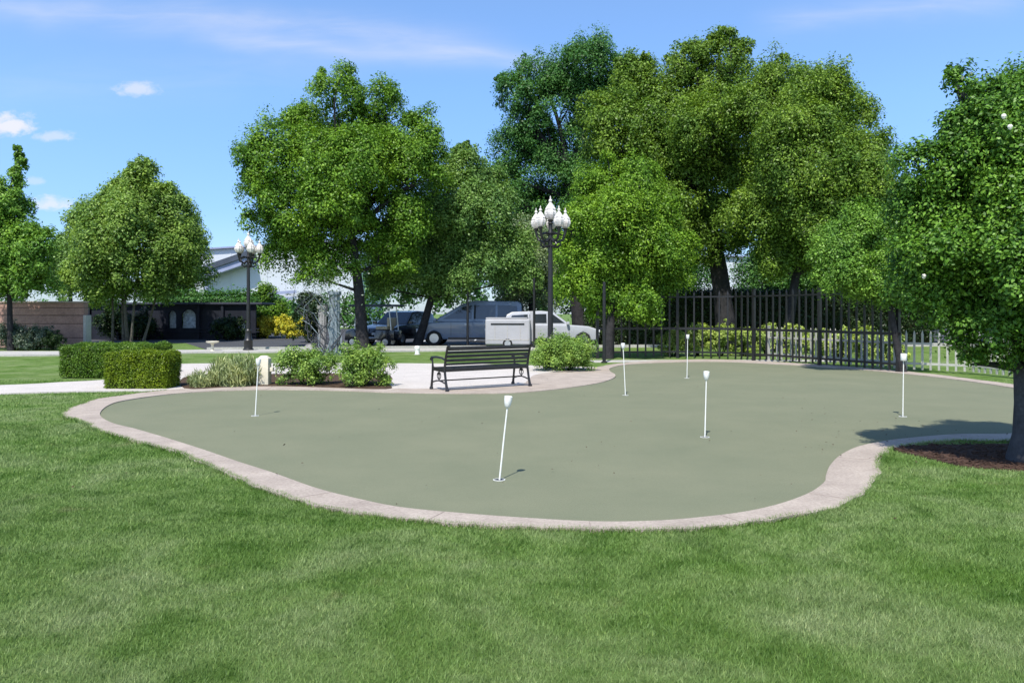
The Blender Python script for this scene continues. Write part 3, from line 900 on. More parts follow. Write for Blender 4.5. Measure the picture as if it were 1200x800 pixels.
shrub('dark_shrub', 'dark rounded shrub behind the grey pillars', 358, 402, 40, 58, L['t_dark'], 12000, .12)

# ------------------------------------------------------------------ vehicles
def wheel(r, x, y, rad, side):
    t = MB()
    prof = [(rad * .62, -.1), (rad * .93, -.11), (rad, -.07), (rad, .07), (rad * .93, .11), (rad * .62, .1)]
    t.lathe(prof, n=22)
    ty = t.build('wheel', M['tyre'], r, True)
    ty.rotation_euler = (math.pi / 2, 0, 0); ty.location = (x, y, rad)
    q = MB(); q.lathe([(rad * .6, -.105), (rad * .6, .105)], n=18)
    for k in range(5):
        a = k * 1.2566
        for zz in (-.112, .112):
            q.bar((.02 * math.cos(a), .02 * math.sin(a), zz), (rad * .55 * math.cos(a), rad * .55 * math.sin(a), zz), .05, .02)
    q.build('rim', M['chrome'], ty)

def car(name, label, loc, rz, body, cab, wins, W, wheels, paint, cat='car', group='vehicles in the car park', front=None, rear=None, wr=.34):
    """profiles are x (length, nose at +x) and z; cab tapers in towards the roof"""
    r = thing(name, loc, label, cat, group, rz)
    MB().prism_xz(body, -W / 2, W / 2).build('body', paint, r, bevel=.07, seg=3)
    zb, zt = min(z for _, z in cab), max(z for _, z in cab)
    def ty(z): return (W / 2 - .05) - .17 * (z - zb) / (zt - zb)
    n = len(cab)
    vs = [(x, -ty(z), z) for x, z in cab] + [(x, ty(z), z) for x, z in cab]
    fs = [tuple(range(n)), tuple(range(2 * n - 1, n - 1, -1))] + [((i + 1) % n, i, n + i, n + (i + 1) % n) for i in range(n)]
    MB().add(vs, fs).build('cabin', paint, r, bevel=.05, seg=3)
    for w in wins:                                   # side glass on both sides
        for sg in (-1, 1):
            k = len(w)
            a = [(x, sg * (ty(z) + .006), z) for x, z in w]; b = [(x, sg * (ty(z) - .02), z) for x, z in w]
            MB().add(a + b, [tuple(range(k)), tuple(range(2 * k - 1, k - 1, -1))] + [(i, (i + 1) % k, k + (i + 1) % k, k + i) for i in range(k)]).build('side_window', M['glass'], r)
    def screen(nm, p, q):                            # windscreen between two profile points
        (x0, z0), (x1, z1) = p, q
        d = Vector((x1 - x0, 0, z1 - z0)); nn = Vector((d.z, 0, -d.x)).normalized()
        if nn.x * (1 if nm == 'windscreen' else -1) < 0: nn = -nn
        a, b = Vector((x0, 0, z0)) + d * .08, Vector((x0, 0, z0)) + d * .9
        vs = []
        for o in (.008, -.02):
            for p_ in (a, b):
                y = ty(p_.z) - .09
                vs += [(p_.x + nn.x * o, -y, p_.z + nn.z * o), (p_.x + nn.x * o, y, p_.z + nn.z * o)]
        MB().add(vs, [(0, 1, 3, 2), (4, 6, 7, 5), (0, 2, 6, 4), (1, 5, 7, 3), (0, 4, 5, 1), (2, 3, 7, 6)]).build(nm, M['glass'], r)
    if front: screen('windscreen', *front)
    if rear: screen('rear_window', *rear)
    for x in wheels:
        for sg in (-1, 1): wheel(r, x, sg * (W / 2 - .09), wr, sg)
    xf = max(x for x, _ in body); xr = min(x for x, _ in body)
    for sg in (-1, 1):
        b = MB()
        for x in (-.96, -.02, .86): b.box((x, sg * (W / 2 + .001), (zb + .42) / 2 + .02), (.014, .006, zb - .52))
        b.box((-.05, sg * (W / 2 + .002), .36), (2.1, .012, .08))
        b.build('door_seams', M['black'], r)
        for x in (-.8, .14): MB().box((x, sg * (W / 2 + .012), zb - .12), (.18, .03, .03)).build('door_handle', M['chrome'], r, bevel=.008)
    for sg in (-1, 1):
        MB().box((xf - .035, sg * (W / 2 - .28), .72), (.12, .34, .15)).build('headlight', M['lens'], r, bevel=.03)
        MB().box((xr + .03, sg * (W / 2 - .2), .86), (.1, .22, .2)).build('tail_light', M['red'], r, bevel=.03)
    MB().box((xf - .005, 0, .45), (.06, W * .62, .16)).build('grille', M['black'], r, bevel=.02)
    MB().box((xf + .012, 0, .55), (.06, .5, .12)).build('number_plate', M['lens'], r)
    MB().box((xr - .012, 0, .6), (.05, .5, .12)).build('number_plate', M['lens'], r)
    for sg in (-1, 1):
        MB().box((front[0][0] - .15 if front else 1, sg * (W / 2 + .07), zb + .1), (.12, .2, .14)).build('mirror', paint, r, bevel=.03)
    return r

suv_body = [(-2.25, .32), (-2.28, .62), (-2.22, .98), (-1.2, 1.03), (.75, 1.0), (1.75, .93), (2.15, .80), (2.27, .55), (2.2, .30), (1.86, .28), (1.78, .52), (1.5, .66), (1.22, .52), (1.12, .28), (-1.05, .28), (-1.15, .52), (-1.42, .66), (-1.7, .52), (-1.8, .30)]
suv_cab = [(-2.12, .97), (-1.95, 1.45), (-1.7, 1.58), (-.4, 1.63), (.15, 1.58), (.95, .98)]
suv_win = [[(-1.85, 1.07), (-1.72, 1.42), (-1.0, 1.47), (-1.0, 1.07)], [(-.92, 1.07), (-.92, 1.47), (-.15, 1.49), (-.15, 1.07)], [(-.07, 1.07), (-.07, 1.49), (.15, 1.47), (.68, 1.07)]]
car('parked_car', 'white parked car with sloping bonnet facing right, behind the rounded shrub', (P(642, 390, 37.5).x, 37.5, .006), math.radians(4), suv_body, suv_cab, suv_win, 1.84, (-1.42, 1.5), M['carw'],
    front=((.95, .98), (.15, 1.58)), rear=((-2.12, .97), (-1.95, 1.45)))
car('parked_car', 'black parked car facing the lawn, with its bright headlights and number plate showing', (P(470, 390, 40).x, 40.0, .006), math.radians(-112), suv_body, suv_cab, suv_win, 1.86, (-1.42, 1.5), M['card'],
    front=((.95, .98), (.15, 1.58)), rear=((-2.12, .97), (-1.95, 1.45)))
car('parked_car', 'distant white car glimpsed through the shade under the trees', (P(722, 390, 52).x, 52.0, .006), math.radians(185), suv_body, suv_cab, suv_win, 1.84, (-1.42, 1.5), M['carw'],
    front=((.95, .98), (.15, 1.58)), rear=((-2.12, .97), (-1.95, 1.45)))
van_body = [(-2.5, .34), (-2.53, .8), (-2.5, 1.15), (1.0, 1.15), (2.0, 1.08), (2.42, .88), (2.5, .5), (2.42, .32), (2.02, .3), (1.95, .55), (1.65, .70), (1.35, .55), (1.27, .3), (-1.2, .3), (-1.28, .55), (-1.58, .70), (-1.88, .55), (-1.95, .32)]
van_cab = [(-2.48, 1.13), (-2.4, 1.95), (-2.25, 2.08), (-.3, 2.1), (.3, 1.98), (1.75, 1.12)]
van_win = [[(-2.25, 1.25), (-2.2, 1.85), (-1.3, 1.9), (-1.3, 1.25)], [(-1.2, 1.25), (-1.2, 1.9), (-.2, 1.9), (-.2, 1.25)], [(-.1, 1.25), (-.1, 1.88), (.25, 1.84), (1.25, 1.25)]]
car('parked_van', 'dark blue parked van with a long raked windscreen facing left', (P(553, 390, 38.5).x, 38.5, .006), math.radians(176), van_body, van_cab, van_win, 1.95, (-1.58, 1.65), M['carb'], cat='van',
    front=((1.75, 1.12), (.3, 1.98)), rear=((-2.48, 1.13), (-2.4, 1.95)), wr=.36)
# white box trailer
r = thing('box_trailer', (P(596, 390, 35.6).x, 35.6, .0), 'white box trailer with a dark slot, parked behind the bench', 'trailer', 'vehicles in the car park', math.radians(-4))
tw = M['carg']
MB().box((0, 0, .72), (1.95, 1.2, 1.14)).build('body', tw, r, bevel=.10, seg=4)
MB().box((-.05, 0, 1.315), (1.8, 1.15, .05)).build('lid', tw, r, bevel=.015)
MB().box((.0, -.605, 1.06), (1.45, .02, .07)).build('slot', M['black'], r)
b = MB()
for x in (-.55, 0, .55): b.box((x, -.604, .68), (.02, .016, .6))
b.box((0, -.604, .38), (1.86, .016, .03))
b.build('panel_seams', M['pave'], r)
MB().box((1.02, -.1, .95), (.13, .25, 1.3)).build('corner_post', tw, r, bevel=.02)
MB().box((0, 0, .2), (1.8, 1.0, .1)).build('chassis', M['black'], r)
for sg in (-1, 1): wheel(r, 0, sg * .50, .22, sg)
q = MB(); q.bar((-.9, 0, .26), (-1.7, 0, .30), .07, .07); q.build('drawbar', M['black'], r)

# golf cart beside the big tree
r = thing('golf_cart', (P(438, 395, 37.2).x, 37.2, .0), 'golf cart with a dark canopy roof on white struts, beside the big round tree', 'golf cart', 'vehicles in the car park', math.radians(170))
MB().prism_xz([(-1.15, .3), (-1.15, .75), (-.3, .78), (-.2, .45), (.55, .42), (.75, .85), (1.15, .72), (1.2, .3)], -.58, .58).build('body', M['card'], r, bevel=.05)
MB().box((-.55, 0, .86), (.55, 1.05, .14)).build('seat', M['seatv'], r, bevel=.04)
MB().box((-.86, 0, 1.12), (.12, 1.05, .42)).build('backrest', M['seatv'], r, bevel=.04)
for x, z in ((-1.0, .74), (.72, .8)):
    for sg in (-1, 1):
        q = MB(); q.tube([(x, sg * .52, z), (x * .9, sg * .52, 1.82)], .025, 7); q.build('strut', M['white'], r, True)
MB().box((-.12, 0, 1.87), (2.25, 1.25, .1)).build('canopy', M['bdark'], r, bevel=.04)
MB().tube([(.6, .25, .85), (.35, .25, 1.05)], .02, 6).build('steering_column', M['black'], r)
for x in (-.75, .8):
    for sg in (-1, 1): wheel(r, x, sg * .52, .23, sg)

# slim dark poles at the car park edge
for px, Y, h, lab in ((548, 36.3, 2.6, 'slim dark pole in front of the blue van'), (626, 34.6, 3.0, 'slim dark pole left of the near lamp post, by the white trailer'), (708, 25.3, 2.5, 'dark post at the left end of the railings')):
    r = thing('metal_pole', ((px - 600) / F * Y, Y, 0), lab, 'pole', 'slim dark poles by the car park')
    MB().lathe([(.055, 0), (.05, h), (.02, h + .03)], n=10).build('shaft', M['black'], r, True)
    MB().lathe([(.1, 0), (.1, .03), (.06, .05)], n=12).build('base_plate', M['black'], r)

# ------------------------------------------------------------------ buildings and walls
s = 36.0 / F
x0, x1 = -26.0, (98 - 600) * s
r = thing('garden_wall', ((x0 + x1) / 2, 36.2, 0), 'brown banded garden wall behind the young spired tree', 'wall')
hw = (x1 - x0)
b = MB()
for z0, z1, t in ((0, .42, .42), (.44, 1.05, .38), (1.07, 1.42, .39), (1.44, 1.76, .38), (1.78, 1.98, .37)):
    b.box((0, 0, (z0 + z1) / 2), (hw, t, z1 - z0))
b.build('courses', M['wallb'], r, bevel=.012, seg=1)
b = MB()
for z in (.43, 1.06, 1.43, 1.77): b.box((0, 0, z), (hw - .02, .33, .03))
b.build('recessed_joints', M['walld'], r)
MB().box((0, 0, 2.02), (hw + .06, .46, .07)).build('coping', M['wallt'], r, bevel=.012)
MB().box((hw / 2 + .06, 0, .72), (.11, .5, 1.44)).build('end_post', M['pave'], r, bevel=.012)

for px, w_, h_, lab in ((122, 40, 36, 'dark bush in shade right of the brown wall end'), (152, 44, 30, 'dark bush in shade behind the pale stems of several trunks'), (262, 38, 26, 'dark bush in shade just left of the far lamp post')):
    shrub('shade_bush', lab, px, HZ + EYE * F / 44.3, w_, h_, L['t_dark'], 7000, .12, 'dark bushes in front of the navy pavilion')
# dark pavilion with arched openings
Y = 46.5; s = Y / F
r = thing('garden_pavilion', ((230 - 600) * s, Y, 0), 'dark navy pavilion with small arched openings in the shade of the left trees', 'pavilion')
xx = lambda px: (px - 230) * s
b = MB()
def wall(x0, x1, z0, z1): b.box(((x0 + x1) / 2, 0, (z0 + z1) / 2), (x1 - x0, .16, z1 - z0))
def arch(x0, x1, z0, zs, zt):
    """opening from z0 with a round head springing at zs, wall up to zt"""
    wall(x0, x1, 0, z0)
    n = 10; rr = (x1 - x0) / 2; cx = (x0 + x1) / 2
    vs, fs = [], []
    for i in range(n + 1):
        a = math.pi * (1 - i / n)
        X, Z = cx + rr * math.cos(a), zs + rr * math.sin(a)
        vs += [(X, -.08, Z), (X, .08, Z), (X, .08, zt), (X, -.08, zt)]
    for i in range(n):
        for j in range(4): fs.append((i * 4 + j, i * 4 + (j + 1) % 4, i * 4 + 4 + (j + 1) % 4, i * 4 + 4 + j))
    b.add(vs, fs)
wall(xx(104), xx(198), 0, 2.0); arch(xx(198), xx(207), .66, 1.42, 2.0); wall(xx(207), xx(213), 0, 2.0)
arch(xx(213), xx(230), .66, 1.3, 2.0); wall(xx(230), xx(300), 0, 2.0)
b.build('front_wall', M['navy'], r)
MB().box((-1.1, 1.0, 2.06), (9.9, 2.6, .12)).build('roof', M['navyr'], r, bevel=.02)
b = MB()
for px in (106, 140, 172, 234, 262, 292): MB().box((xx(px), -.16, 1.0), (.14, .14, 2.0)).build('post', M['navy'], r)
b = MB()
for z in (.45, .62): b.box((0, -.28, z), (7.4, .05, .06))
b.build('hand_rail', M['navy'], r)
for a_, c_ in ((199, 206), (214.5, 228.5)):
    MB().box(((xx(a_) + xx(c_)) / 2, .14, 1.2), (xx(c_) - xx(a_) + .1, .03, 1.15)).build('daylight_panel', M['daylight_panel'], r)  # added panel behind each arch, coloured like daylight showing through
for px in (272, 284):
    MB().box((xx(px), -.1, .72), (.42, .03, .35)).build('window', M['glassb'], r)

def white_building(x0, x1, Y, zl, zr, label, canopy):
    r = thing('white_building', ((x0 + x1) / 2, Y, 0), label, 'building', 'white sheds beyond the trees')
    w = (x1 - x0) / 2
    MB().add([(-w, 0, 0), (w, 0, 0), (w, 0, zr), (-w, 0, zl), (-w, 16, 0), (w, 16, 0), (w, 16, zr), (-w, 16, zl)],
             [(0, 1, 2, 3), (5, 4, 7, 6), (4, 0, 3, 7), (1, 5, 6, 2), (3, 2, 6, 7), (0, 4, 5, 1)]).build('wall', M['bwhite'], r)
    MB().bar((-w - .2, -.1, zl + .08), (w + .2, -.1, zr + .08), .5, .16).build('roof_edge', M['bband'], r)
    b = MB()
    for i in range(1, 9): b.box((-w + 2 * w * i / 9, -.02, min(zl, zr) / 2 - .1), (.05, .05, min(zl, zr) - .3))
    b.build('cladding_seams', M['bwhite'], r)
    return r
Yb = 84.0
sb = Yb / F
wb = white_building((228 - 600) * sb, (420 - 600) * sb, Yb, 7.9, 9.0, 'white shed with a raised sloping canopy, seen beside the left lamp post', True)
cx = ((228 + 420) / 2 - 600) * sb
def wp(px, py): q = P(px, py, Yb); return Vector((q.x - cx, -.9, q.z))
MB().bar(wp(236, 319), wp(300, 297), 1.6, .55).build('canopy', M['bdark'], wb)
MB().bar(wp(238, 325), wp(296, 305), 1.2, .7).build('canopy_fascia', M['bband'], wb)
for px, a, b_ in ((246, 322, 360), (316, 342, 362)):
    m = MB(); m.bar(wp(px, a), wp(px, b_), .35, .35); m.build('support', M['bband'], wb)
for k in range(4):
    m = MB(); m.bar(wp(318, 344 + k * 7), wp(350, 342 + k * 7), .12, .3); m.build('window_band', M['bband'], wb)
white_building((790 - 600) * sb, (960 - 600) * sb, 88, 7.6, 7.4, 'white shed glimpsed either side of the thick tree trunk', False)

# ------------------------------------------------------------------ trees
GT = 'leafy trees around the green'
tree('young_tree', 'young tree with a thin spire top in front of the brown wall', 13, 33.2,
     [(10, 285, 40), (-25, 300, 38), (38, 302, 28), (5, 252, 26), (18, 224, 12), (20, 214, 9), (19, 205, 7), (22, 197, 7), (24, 189, 5), (23, 182, 5), (22, 176, 4), (17, 240, 14), (48, 322, 22), (-22, 330, 28), (50, 280, 16), (22, 328, 26), (4, 340, 20), (60, 335, 12)],
     L['t_fresh'], M['barkd'], 30000, .17, .38, .11, fork=.35, group=GT, min_z=1.95)
tree('birch_tree', 'pale stemmed tree of several trunks with a pointed crown, behind the box hedges', 150, 41,
     [(167, 193, 8), (166, 206, 15), (165, 226, 27), (140, 232, 16), (190, 232, 16), (148, 250, 38), (185, 255, 36), (120, 268, 34), (160, 290, 48), (202, 288, 34), (112, 312, 34), (150, 328, 44), (200, 318, 36), (98, 340, 20), (212, 242, 9), (208, 302, 22), (126, 350, 24), (100, 250, 14), (214, 325, 18), (178, 345, 24)],
     L['t_birch'], M['barkl'], 62000, .2, .46, stems=[(-.7, -.2, -1.1, 4.5, .07), (-.35, .3, -.3, 5.4, .08), (0, 0, .3, 6.2, .09), (.3, -.3, 1.0, 5.0, .07), (.65, .2, 1.6, 4.4, .07)], group=GT, min_z=1.6)
tree('background_tree', 'smaller tree rising right behind the pale stemmed tree', 236, 54,
     [(222, 272, 14), (230, 288, 10), (212, 298, 20), (204, 322, 22), (222, 318, 14), (195, 345, 20)], L['t_pale'], M['barkd'], 22000, .24, .6, .16, group=GT)
tree('background_tree', 'thin bluish tree between the spired tree and the pale stemmed tree', 86, 52,
     [(92, 262, 13), (84, 285, 16), (78, 310, 20), (92, 330, 20), (66, 335, 18)], L['t_pale'], M['barkd'], 13000, .22, .55, .14, group=GT, loose=.3)
tree('round_tree', 'big round crowned tree with forked trunk in the middle left', 425, 34.5,
     [(395, 120, 24), (440, 122, 26), (494, 148, 20), (362, 152, 28), (418, 160, 38), (478, 185, 36), (333, 190, 34), (380, 205, 44), (448, 215, 40), (502, 205, 20), (318, 226, 28), (345, 252, 44), (396, 262, 36), (303, 262, 18),
      (468, 262, 34), (345, 298, 38), (390, 308, 32), (504, 180, 16), (338, 284, 18), (352, 130, 10), (455, 305, 28), (372, 325, 20), (425, 208, 36, -1.5), (400, 255, 34, -1.8), (430, 165, 28, 1)],
     L['t_oak'], M['barkd'], 88000, .17, .44, .24, fork=.25, group=GT, min_z=2.6, shell=.5, loose=.16)
tree('bushy_tree', 'lighter broad bushy tree behind the bench, right of the big round tree', 488, 37.5,
     [(547, 182, 14), (520, 212, 20), (566, 222, 22), (500, 255, 36), (560, 262, 40), (530, 298, 46), (478, 310, 36), (590, 300, 32), (560, 322, 36), (492, 335, 28), (610, 330, 24), (545, 205, 24), (575, 248, 26), (455, 340, 22), (530, 338, 22), (530, 190, 10)],
     L['t_pale'], M['barkd'], 75000, .17, .45, .18, fork=.3, group=GT, min_z=1.75)
tree('background_tree', 'small greyish tree behind the near lamp post', 622, 41, [(620, 285, 24), (610, 318, 30), (634, 322, 26), (628, 348, 28), (602, 345, 22)], L['t_grey'], M['barkd'], 22000, .17, .5, .13, group=GT, min_z=1.3)
tree('tall_tree', 'tall dark bluish green tree with gaps in its crown, behind the near lamp post', 682, 45,
     [(636, 92, 30), (690, 82, 30), (724, 96, 24), (605, 122, 24), (648, 120, 30), (600, 178, 27), (636, 198, 38), (588, 214, 20), (684, 205, 30), (650, 245, 42), (600, 245, 28), (622, 282, 34), (690, 255, 36), (668, 300, 40), (595, 100, 12), (630, 160, 20), (738, 80, 14), (722, 116, 24), (702, 152, 26), (664, 165, 22), (690, 122, 26), (618, 150, 22)],
     L['t_blue'], M['barkd'], 80000, .19, .55, .36, fork=.45, group=GT, shell=.55, loose=.14)
tree('broad_tree', 'tallest broad olive green tree with a thick trunk', 852, 36.5,
     [(838, 72, 24), (800, 88, 32), (752, 112, 34), (868, 92, 32), (776, 148, 50), (850, 155, 52), (728, 168, 36), (800, 222, 62), (868, 236, 55), (744, 240, 46), (796, 282, 42), (880, 282, 40), (702, 140, 22), (716, 195, 32), (745, 82, 20), (815, 122, 38), (850, 205, 46), (775, 192, 42), (835, 268, 40), (820, 175, 40, -2.5), (770, 270, 36, -2.2), (842, 52, 12), (800, 60, 12), (870, 60, 14)],
     L['t_olive'], M['barkd'], 120000, .17, .46, .42, fork=.25, group=GT, min_z=3.4, shell=.5)
tree('broad_tree', 'wide olive tree with a slender dark trunk behind the railings', 921, 31.5,
     [(928, 96, 28), (968, 108, 28), (900, 128, 38), (958, 155, 46), (1004, 140, 24), (1000, 198, 40), (940, 215, 54), (1030, 168, 10), (900, 255, 44), (968, 262, 48), (1022, 250, 24), (925, 305, 36), (980, 308, 38), (895, 312, 24), (1012, 128, 12), (1018, 226, 20), (920, 172, 42, -1.6), (985, 238, 38, -1.5), (945, 132, 34, -1), (940, 275, 40, -1.8)],
     L['t_olive'], M['barkd'], 120000, .15, .42, .19, fork=.15, group=GT, min_z=2.2, shell=.5)
tree('lime_tree', 'bright lime green dense tree right of the near lamp post, its crown reaching low', 712, 27.5,
     [(722, 198, 15), (700, 224, 24), (745, 220, 26), (772, 255, 22), (688, 262, 27), (730, 262, 34), (666, 302, 20), (704, 300, 32), (755, 298, 32), (792, 292, 20),
      (678, 338, 26), (716, 335, 32), (757, 335, 28), (800, 325, 18), (706, 364, 18), (747, 364, 20), (712, 188, 7), (755, 200, 9)],
     L['t_lime'], M['barkd'], 80000, .125, .34, .15, fork=.3, group=GT, min_z=.95, shell=.55)
tree('small_tree', 'small bright green tree behind the square headed pin', 1058, 21.2,
     [(1020, 272, 30), (998, 300, 32), (1045, 300, 36), (985, 330, 24), (1030, 335, 32), (968, 322, 16), (1068, 340, 28), (1062, 268, 26), (1000, 262, 14), (1050, 355, 18)],
     L['t_fresh'], M['barkd'], 45000, .10, .27, .09, fork=.3, group=GT, min_z=1.55)
near = tree('near_tree', 'nearest glossy leaved tree at the right edge, low branched with a slate grey trunk', 1212, 8.6,
     [(1120, 112, 24), (1158, 128, 38), (1200, 118, 42), (1245, 130, 60), (1130, 158, 26), (1074, 196, 26), (1118, 212, 44, -.3), (1178, 218, 54, -.4), (1240, 230, 70, -.2), (1064, 226, 20), (1100, 268, 48, .2), (1160, 288, 60, -.45), (1225, 300, 70, -.3),
      (1108, 326, 44, .2), (1160, 345, 54, -.1), (1212, 350, 56, -.35), (1145, 392, 38, -.2), (1196, 378, 40, -.45), (1132, 426, 16, -.1), (1094, 366, 28, 0), (1160, 418, 24, -.2), (1200, 392, 34, -.4), (1180, 420, 18, -.35), (1275, 280, 80), (1290, 190, 70), (1270, 350, 60, -.2), (1118, 90, 10), (1195, 300, 48, -1.05), (1140, 335, 34, -.85), (1235, 320, 50, -1.0), (1120, 165, 30, -.2), (1150, 180, 40, -.3), (1090, 300, 40, -.3), (1150, 250, 50, 0), (1185, 160, 40, 0), (1130, 360, 40, 0), (1200, 260, 50, .2)],
     L['t_gloss'], M['barkp'], 150000, .066, .17, .2, fork=.3, group=GT, min_z=.82, shell=.45, loose=.1, depth=1.05)
cr_ = [c for c in near.children if c.name.startswith('crown')][0].data
va = np.empty(len(cr_.vertices) * 3, dtype=np.float32); cr_.vertices.foreach_get('co', va); va = va.reshape(-1, 3)
wx, wy = va[:, 0] + near.location.x, va[:, 1] + near.location.y
sx, sy = 600 + wx / wy * F, HZ - (va[:, 2] - EYE) / wy * F
for px, py in ((1186, 150), (1178, 145), (1076, 331)):
    m = (np.abs(sx - px) < 7) & (np.abs(sy - py) < 7)
    if m.any():
        q = Vector(va[m][np.argmin(wy[m])].tolist())
        MB().lathe([(.003, -.01), (.014, 0), (.023, .02), (.02, .035), (.012, .042), (.003, .04)], q, 9).build('blossom', L['petal'], near)
tree('conical_tree', 'small conical green tree behind the yellow shrubs', 312, 50, [(312, 348, 10), (308, 362, 14), (318, 368, 14), (312, 380, 16), (298, 376, 10)], L['t_oak'], M['barkd'], 12000, .18, .45, .1, group=GT, min_z=.6)
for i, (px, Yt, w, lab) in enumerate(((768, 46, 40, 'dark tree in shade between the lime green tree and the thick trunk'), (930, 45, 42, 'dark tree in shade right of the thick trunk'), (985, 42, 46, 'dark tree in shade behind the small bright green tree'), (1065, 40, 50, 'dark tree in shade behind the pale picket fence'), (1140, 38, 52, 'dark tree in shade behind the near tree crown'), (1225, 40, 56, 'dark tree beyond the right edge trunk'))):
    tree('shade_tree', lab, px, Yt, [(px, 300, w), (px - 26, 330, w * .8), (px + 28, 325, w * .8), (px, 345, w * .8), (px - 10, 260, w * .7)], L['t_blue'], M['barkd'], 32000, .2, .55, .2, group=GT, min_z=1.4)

# background hedgerow and far wood, one mass
def far_wood():
    bl = []
    for x in np.arange(-75, 85, 2.6):
        Yk = 66 + rng.random() * 10
        px = 600 + x / Yk * F
        h = 2.0 + rng.random() * .8
        if px > 430: h += 3.4
        if 780 < px < 910: h = 3.2
        bl.append((x, Yk, h * .5, 2.2, 2.0, h * .52))
    Pn, Nn = crown_points(bl, 95000, .8, shell=.5)
    Pn[:, 2] = np.abs(Pn[:, 2])
    tag(leaves('far_wood', Pn, Nn, .34 * (.6 + .7 * rng.random(len(Pn))), L['t_blue']), 'distant dark green belt of trees beyond the car park', 'woodland', kind='stuff')
far_wood()
s = 48.5 / F
hedge('screen_hedge', 'dark green hedge behind the navy pavilion', (172 - 600) * s, (300 - 600) * s, 49.4, 50.8, 2.55, L['t_blue'], 30000, .17, rag=.22)

# ------------------------------------------------------------------ light, sky, camera
EL, AZ = math.radians(57.5), math.atan2(.26, .97)       # light travels towards +y and slightly +x
d = Vector((math.sin(AZ) * math.cos(EL), math.cos(AZ) * math.cos(EL), -math.sin(EL)))
su = bpy.data.lights.new('sun', 'SUN'); su.energy = 4.45; su.angle = math.radians(.53); su.color = (1, .955, .87)
so = bpy.data.objects.new('sun', su); COL.objects.link(so)
so.rotation_euler = d.to_track_quat('-Z', 'Y').to_euler()
so.location = (-10, -20, 30)

w = bpy.data.worlds.new('World'); S.world = w; w.use_nodes = True
nt = w.node_tree
for n in list(nt.nodes): nt.nodes.remove(n)
out = N(nt, 'ShaderNodeOutputWorld'); bg = N(nt, 'ShaderNodeBackground')
sky = N(nt, 'ShaderNodeTexSky'); sky.sky_type = 'NISHITA'; sky.sun_disc = False
sky.sun_elevation = EL; sky.sun_rotation = math.atan2(-d.x, -d.y)
sky.air_density = 1.0; sky.dust_density = .35; sky.ozone_density = 1.6; sky.altitude = 50
tc = N(nt, 'ShaderNodeTexCoord')
sep = N(nt, 'ShaderNodeSeparateXYZ'); nt.links.new(tc.outputs['Generated'], sep.inputs[0])
def mth(op, a, b=None, c=None):
    m = nt.nodes.new('ShaderNodeMath'); m.operation = op
    for i, v in enumerate((a, b, c)):
        if v is None: continue
        if hasattr(v, 'is_output'): nt.links.new(v, m.inputs[i])
        else: m.inputs[i].default_value = v
    return m.outputs[0]
yy = mth('MAXIMUM', sep.outputs['Y'], .05)
U = mth('DIVIDE', sep.outputs['X'], yy); V = mth('DIVIDE', sep.outputs['Z'], yy)     # direction east and height of a cloud deck
def noise2(su_, sv_, det, ox=0):
    cb = N(nt, 'ShaderNodeCombineXYZ')
    nt.links.new(mth('MULTIPLY_ADD', U, su_, ox), cb.inputs[0]); nt.links.new(mth('MULTIPLY', V, sv_), cb.inputs[1])
    return noise(nt, 1.0, det, .6, cb.outputs[0], .4)
def puff(px, py, rx, ry, amp, seed):
    u0, v0 = (px - 600) / F, (HZ - py) / F
    a = mth('DIVIDE', mth('SUBTRACT', U, u0), rx / F); b = mth('DIVIDE', mth('SUBTRACT', V, v0), ry / F)
    b = mth('MULTIPLY', b, mth('ADD', 1.0, mth('MULTIPLY', mth('LESS_THAN', b, 0.0), .6)))    # flatter base
    r2 = mth('ADD', mth('MULTIPLY', a, a), mth('MULTIPLY', b, b))
    g = mth('SUBTRACT', 1.0, mth('SQRT', r2))
    f = mth('MULTIPLY_ADD', mth('SUBTRACT', noise2(60, 95, 5, seed), .5), 1.7, g)
    m = N(nt, 'ShaderNodeMapRange'); m.interpolation_type = 'SMOOTHSTEP'
    nt.links.new(f, m.inputs[0]); m.inputs[1].default_value = -.1; m.inputs[2].default_value = .75; m.inputs[3].default_value = 0; m.inputs[4].default_value = amp
    return m.outputs[0]
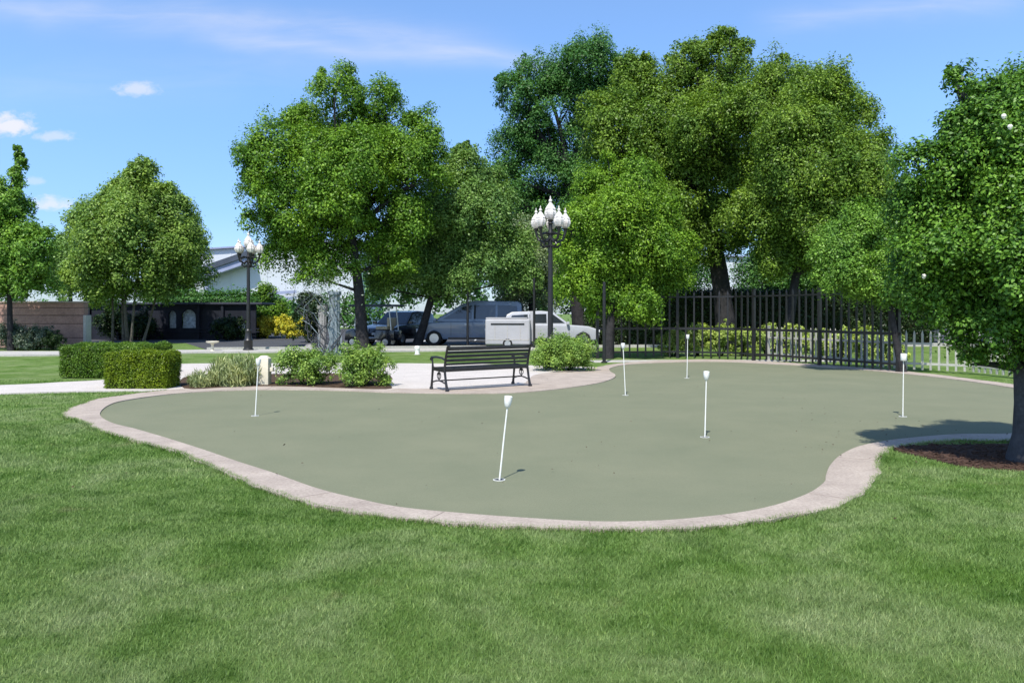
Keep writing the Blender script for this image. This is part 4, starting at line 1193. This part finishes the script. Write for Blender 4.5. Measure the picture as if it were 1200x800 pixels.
def streak(p, q, wd, amp, seed):
    u0, v0, u1, v1 = (p[0] - 600) / F, (HZ - p[1]) / F, (q[0] - 600) / F, (HZ - q[1]) / F
    k = (v1 - v0) / (u1 - u0)
    wob = mth('MULTIPLY', mth('SUBTRACT', noise2(4, 5, 3, seed), .5), .06)
    dist = mth('SUBTRACT', mth('ADD', V, wob), mth('MULTIPLY_ADD', U, k, v0 - k * u0))
    e = mth('POWER', 2.718, mth('MULTIPLY', -1.0, mth('POWER', mth('ABSOLUTE', mth('DIVIDE', dist, wd / F)), 1.6)))
    uc, ul = (u0 + u1) / 2, abs(u1 - u0) / 2
    m = N(nt, 'ShaderNodeMapRange'); m.interpolation_type = 'SMOOTHSTEP'
    nt.links.new(mth('ABSOLUTE', mth('SUBTRACT', U, uc)), m.inputs[0]); m.inputs[1].default_value = ul; m.inputs[2].default_value = ul * .55; m.inputs[3].default_value = 0; m.inputs[4].default_value = 1
    fib = mth('MULTIPLY_ADD', noise2(7, 42, 5, seed + 3), 1.5, -.2)
    return mth('MULTIPLY', mth('MULTIPLY', mth('MULTIPLY', e, m.outputs[0]), mth('MAXIMUM', fib, 0)), amp)
parts = [puff(160, 106, 30, 13, .5, 3), puff(8, 149, 36, 20, .85, 9), puff(64, 161, 32, 9, .45, 15), puff(60, 240, 32, 12, .65, 21), puff(42, 213, 16, 7, .3, 27),
         streak((-120, -4), (640, 60), 17, .42, 2), streak((200, 44), (760, 84), 12, .4, 5), streak((860, 24), (1240, -8), 14, .3, 8), streak((-100, 110), (500, 60), 26, .12, 12)]
cl = parts[0]
for p_ in parts[1:]: cl = mth('ADD', cl, p_)
cl = mth('MINIMUM', cl, .92)
hs = N(nt, 'ShaderNodeHueSaturation'); hs.inputs['Saturation'].default_value = 1.15; hs.inputs['Value'].default_value = 1.12
nt.links.new(sky.outputs[0], hs.inputs['Color'])
el = N(nt, 'ShaderNodeMapRange'); nt.links.new(V, el.inputs[0])
el.inputs[1].default_value = 0; el.inputs[2].default_value = .42; el.inputs[3].default_value = 0; el.inputs[4].default_value = 1
skyc = mix(nt, hs.outputs[0], ramp(nt, el.outputs[0], [(0, (.40, .50, .78)), (.3, (.52, .62, .86)), (.65, (.80, .85, .97)), (1, (1.03, .98, 1.02))]), 1.0, 'MULTIPLY')
cloud = mix(nt, skyc, (4.7, 4.6, 4.9), cl)
nt.links.new(cloud, bg.inputs['Color'])
bg.inputs['Strength'].default_value = .15
nt.links.new(bg.outputs[0], out.inputs[0])

cam = bpy.data.cameras.new('camera'); co = bpy.data.objects.new('camera', cam); COL.objects.link(co)
co.location = (0, 0, EYE); co.rotation_euler = (math.pi / 2, 0, 0)
cam.sensor_width = 36; cam.lens = 36 * F / 1200; cam.shift_y = -(400 - HZ) / 1200
cam.clip_end = 2000; cam.clip_start = .05
S.camera = co
S.view_settings.view_transform = 'Standard'; S.view_settings.look = 'None'; S.view_settings.exposure = 0.45; S.view_settings.gamma = 1
S.cycles.max_bounces = 6; S.cycles.transparent_max_bounces = 4
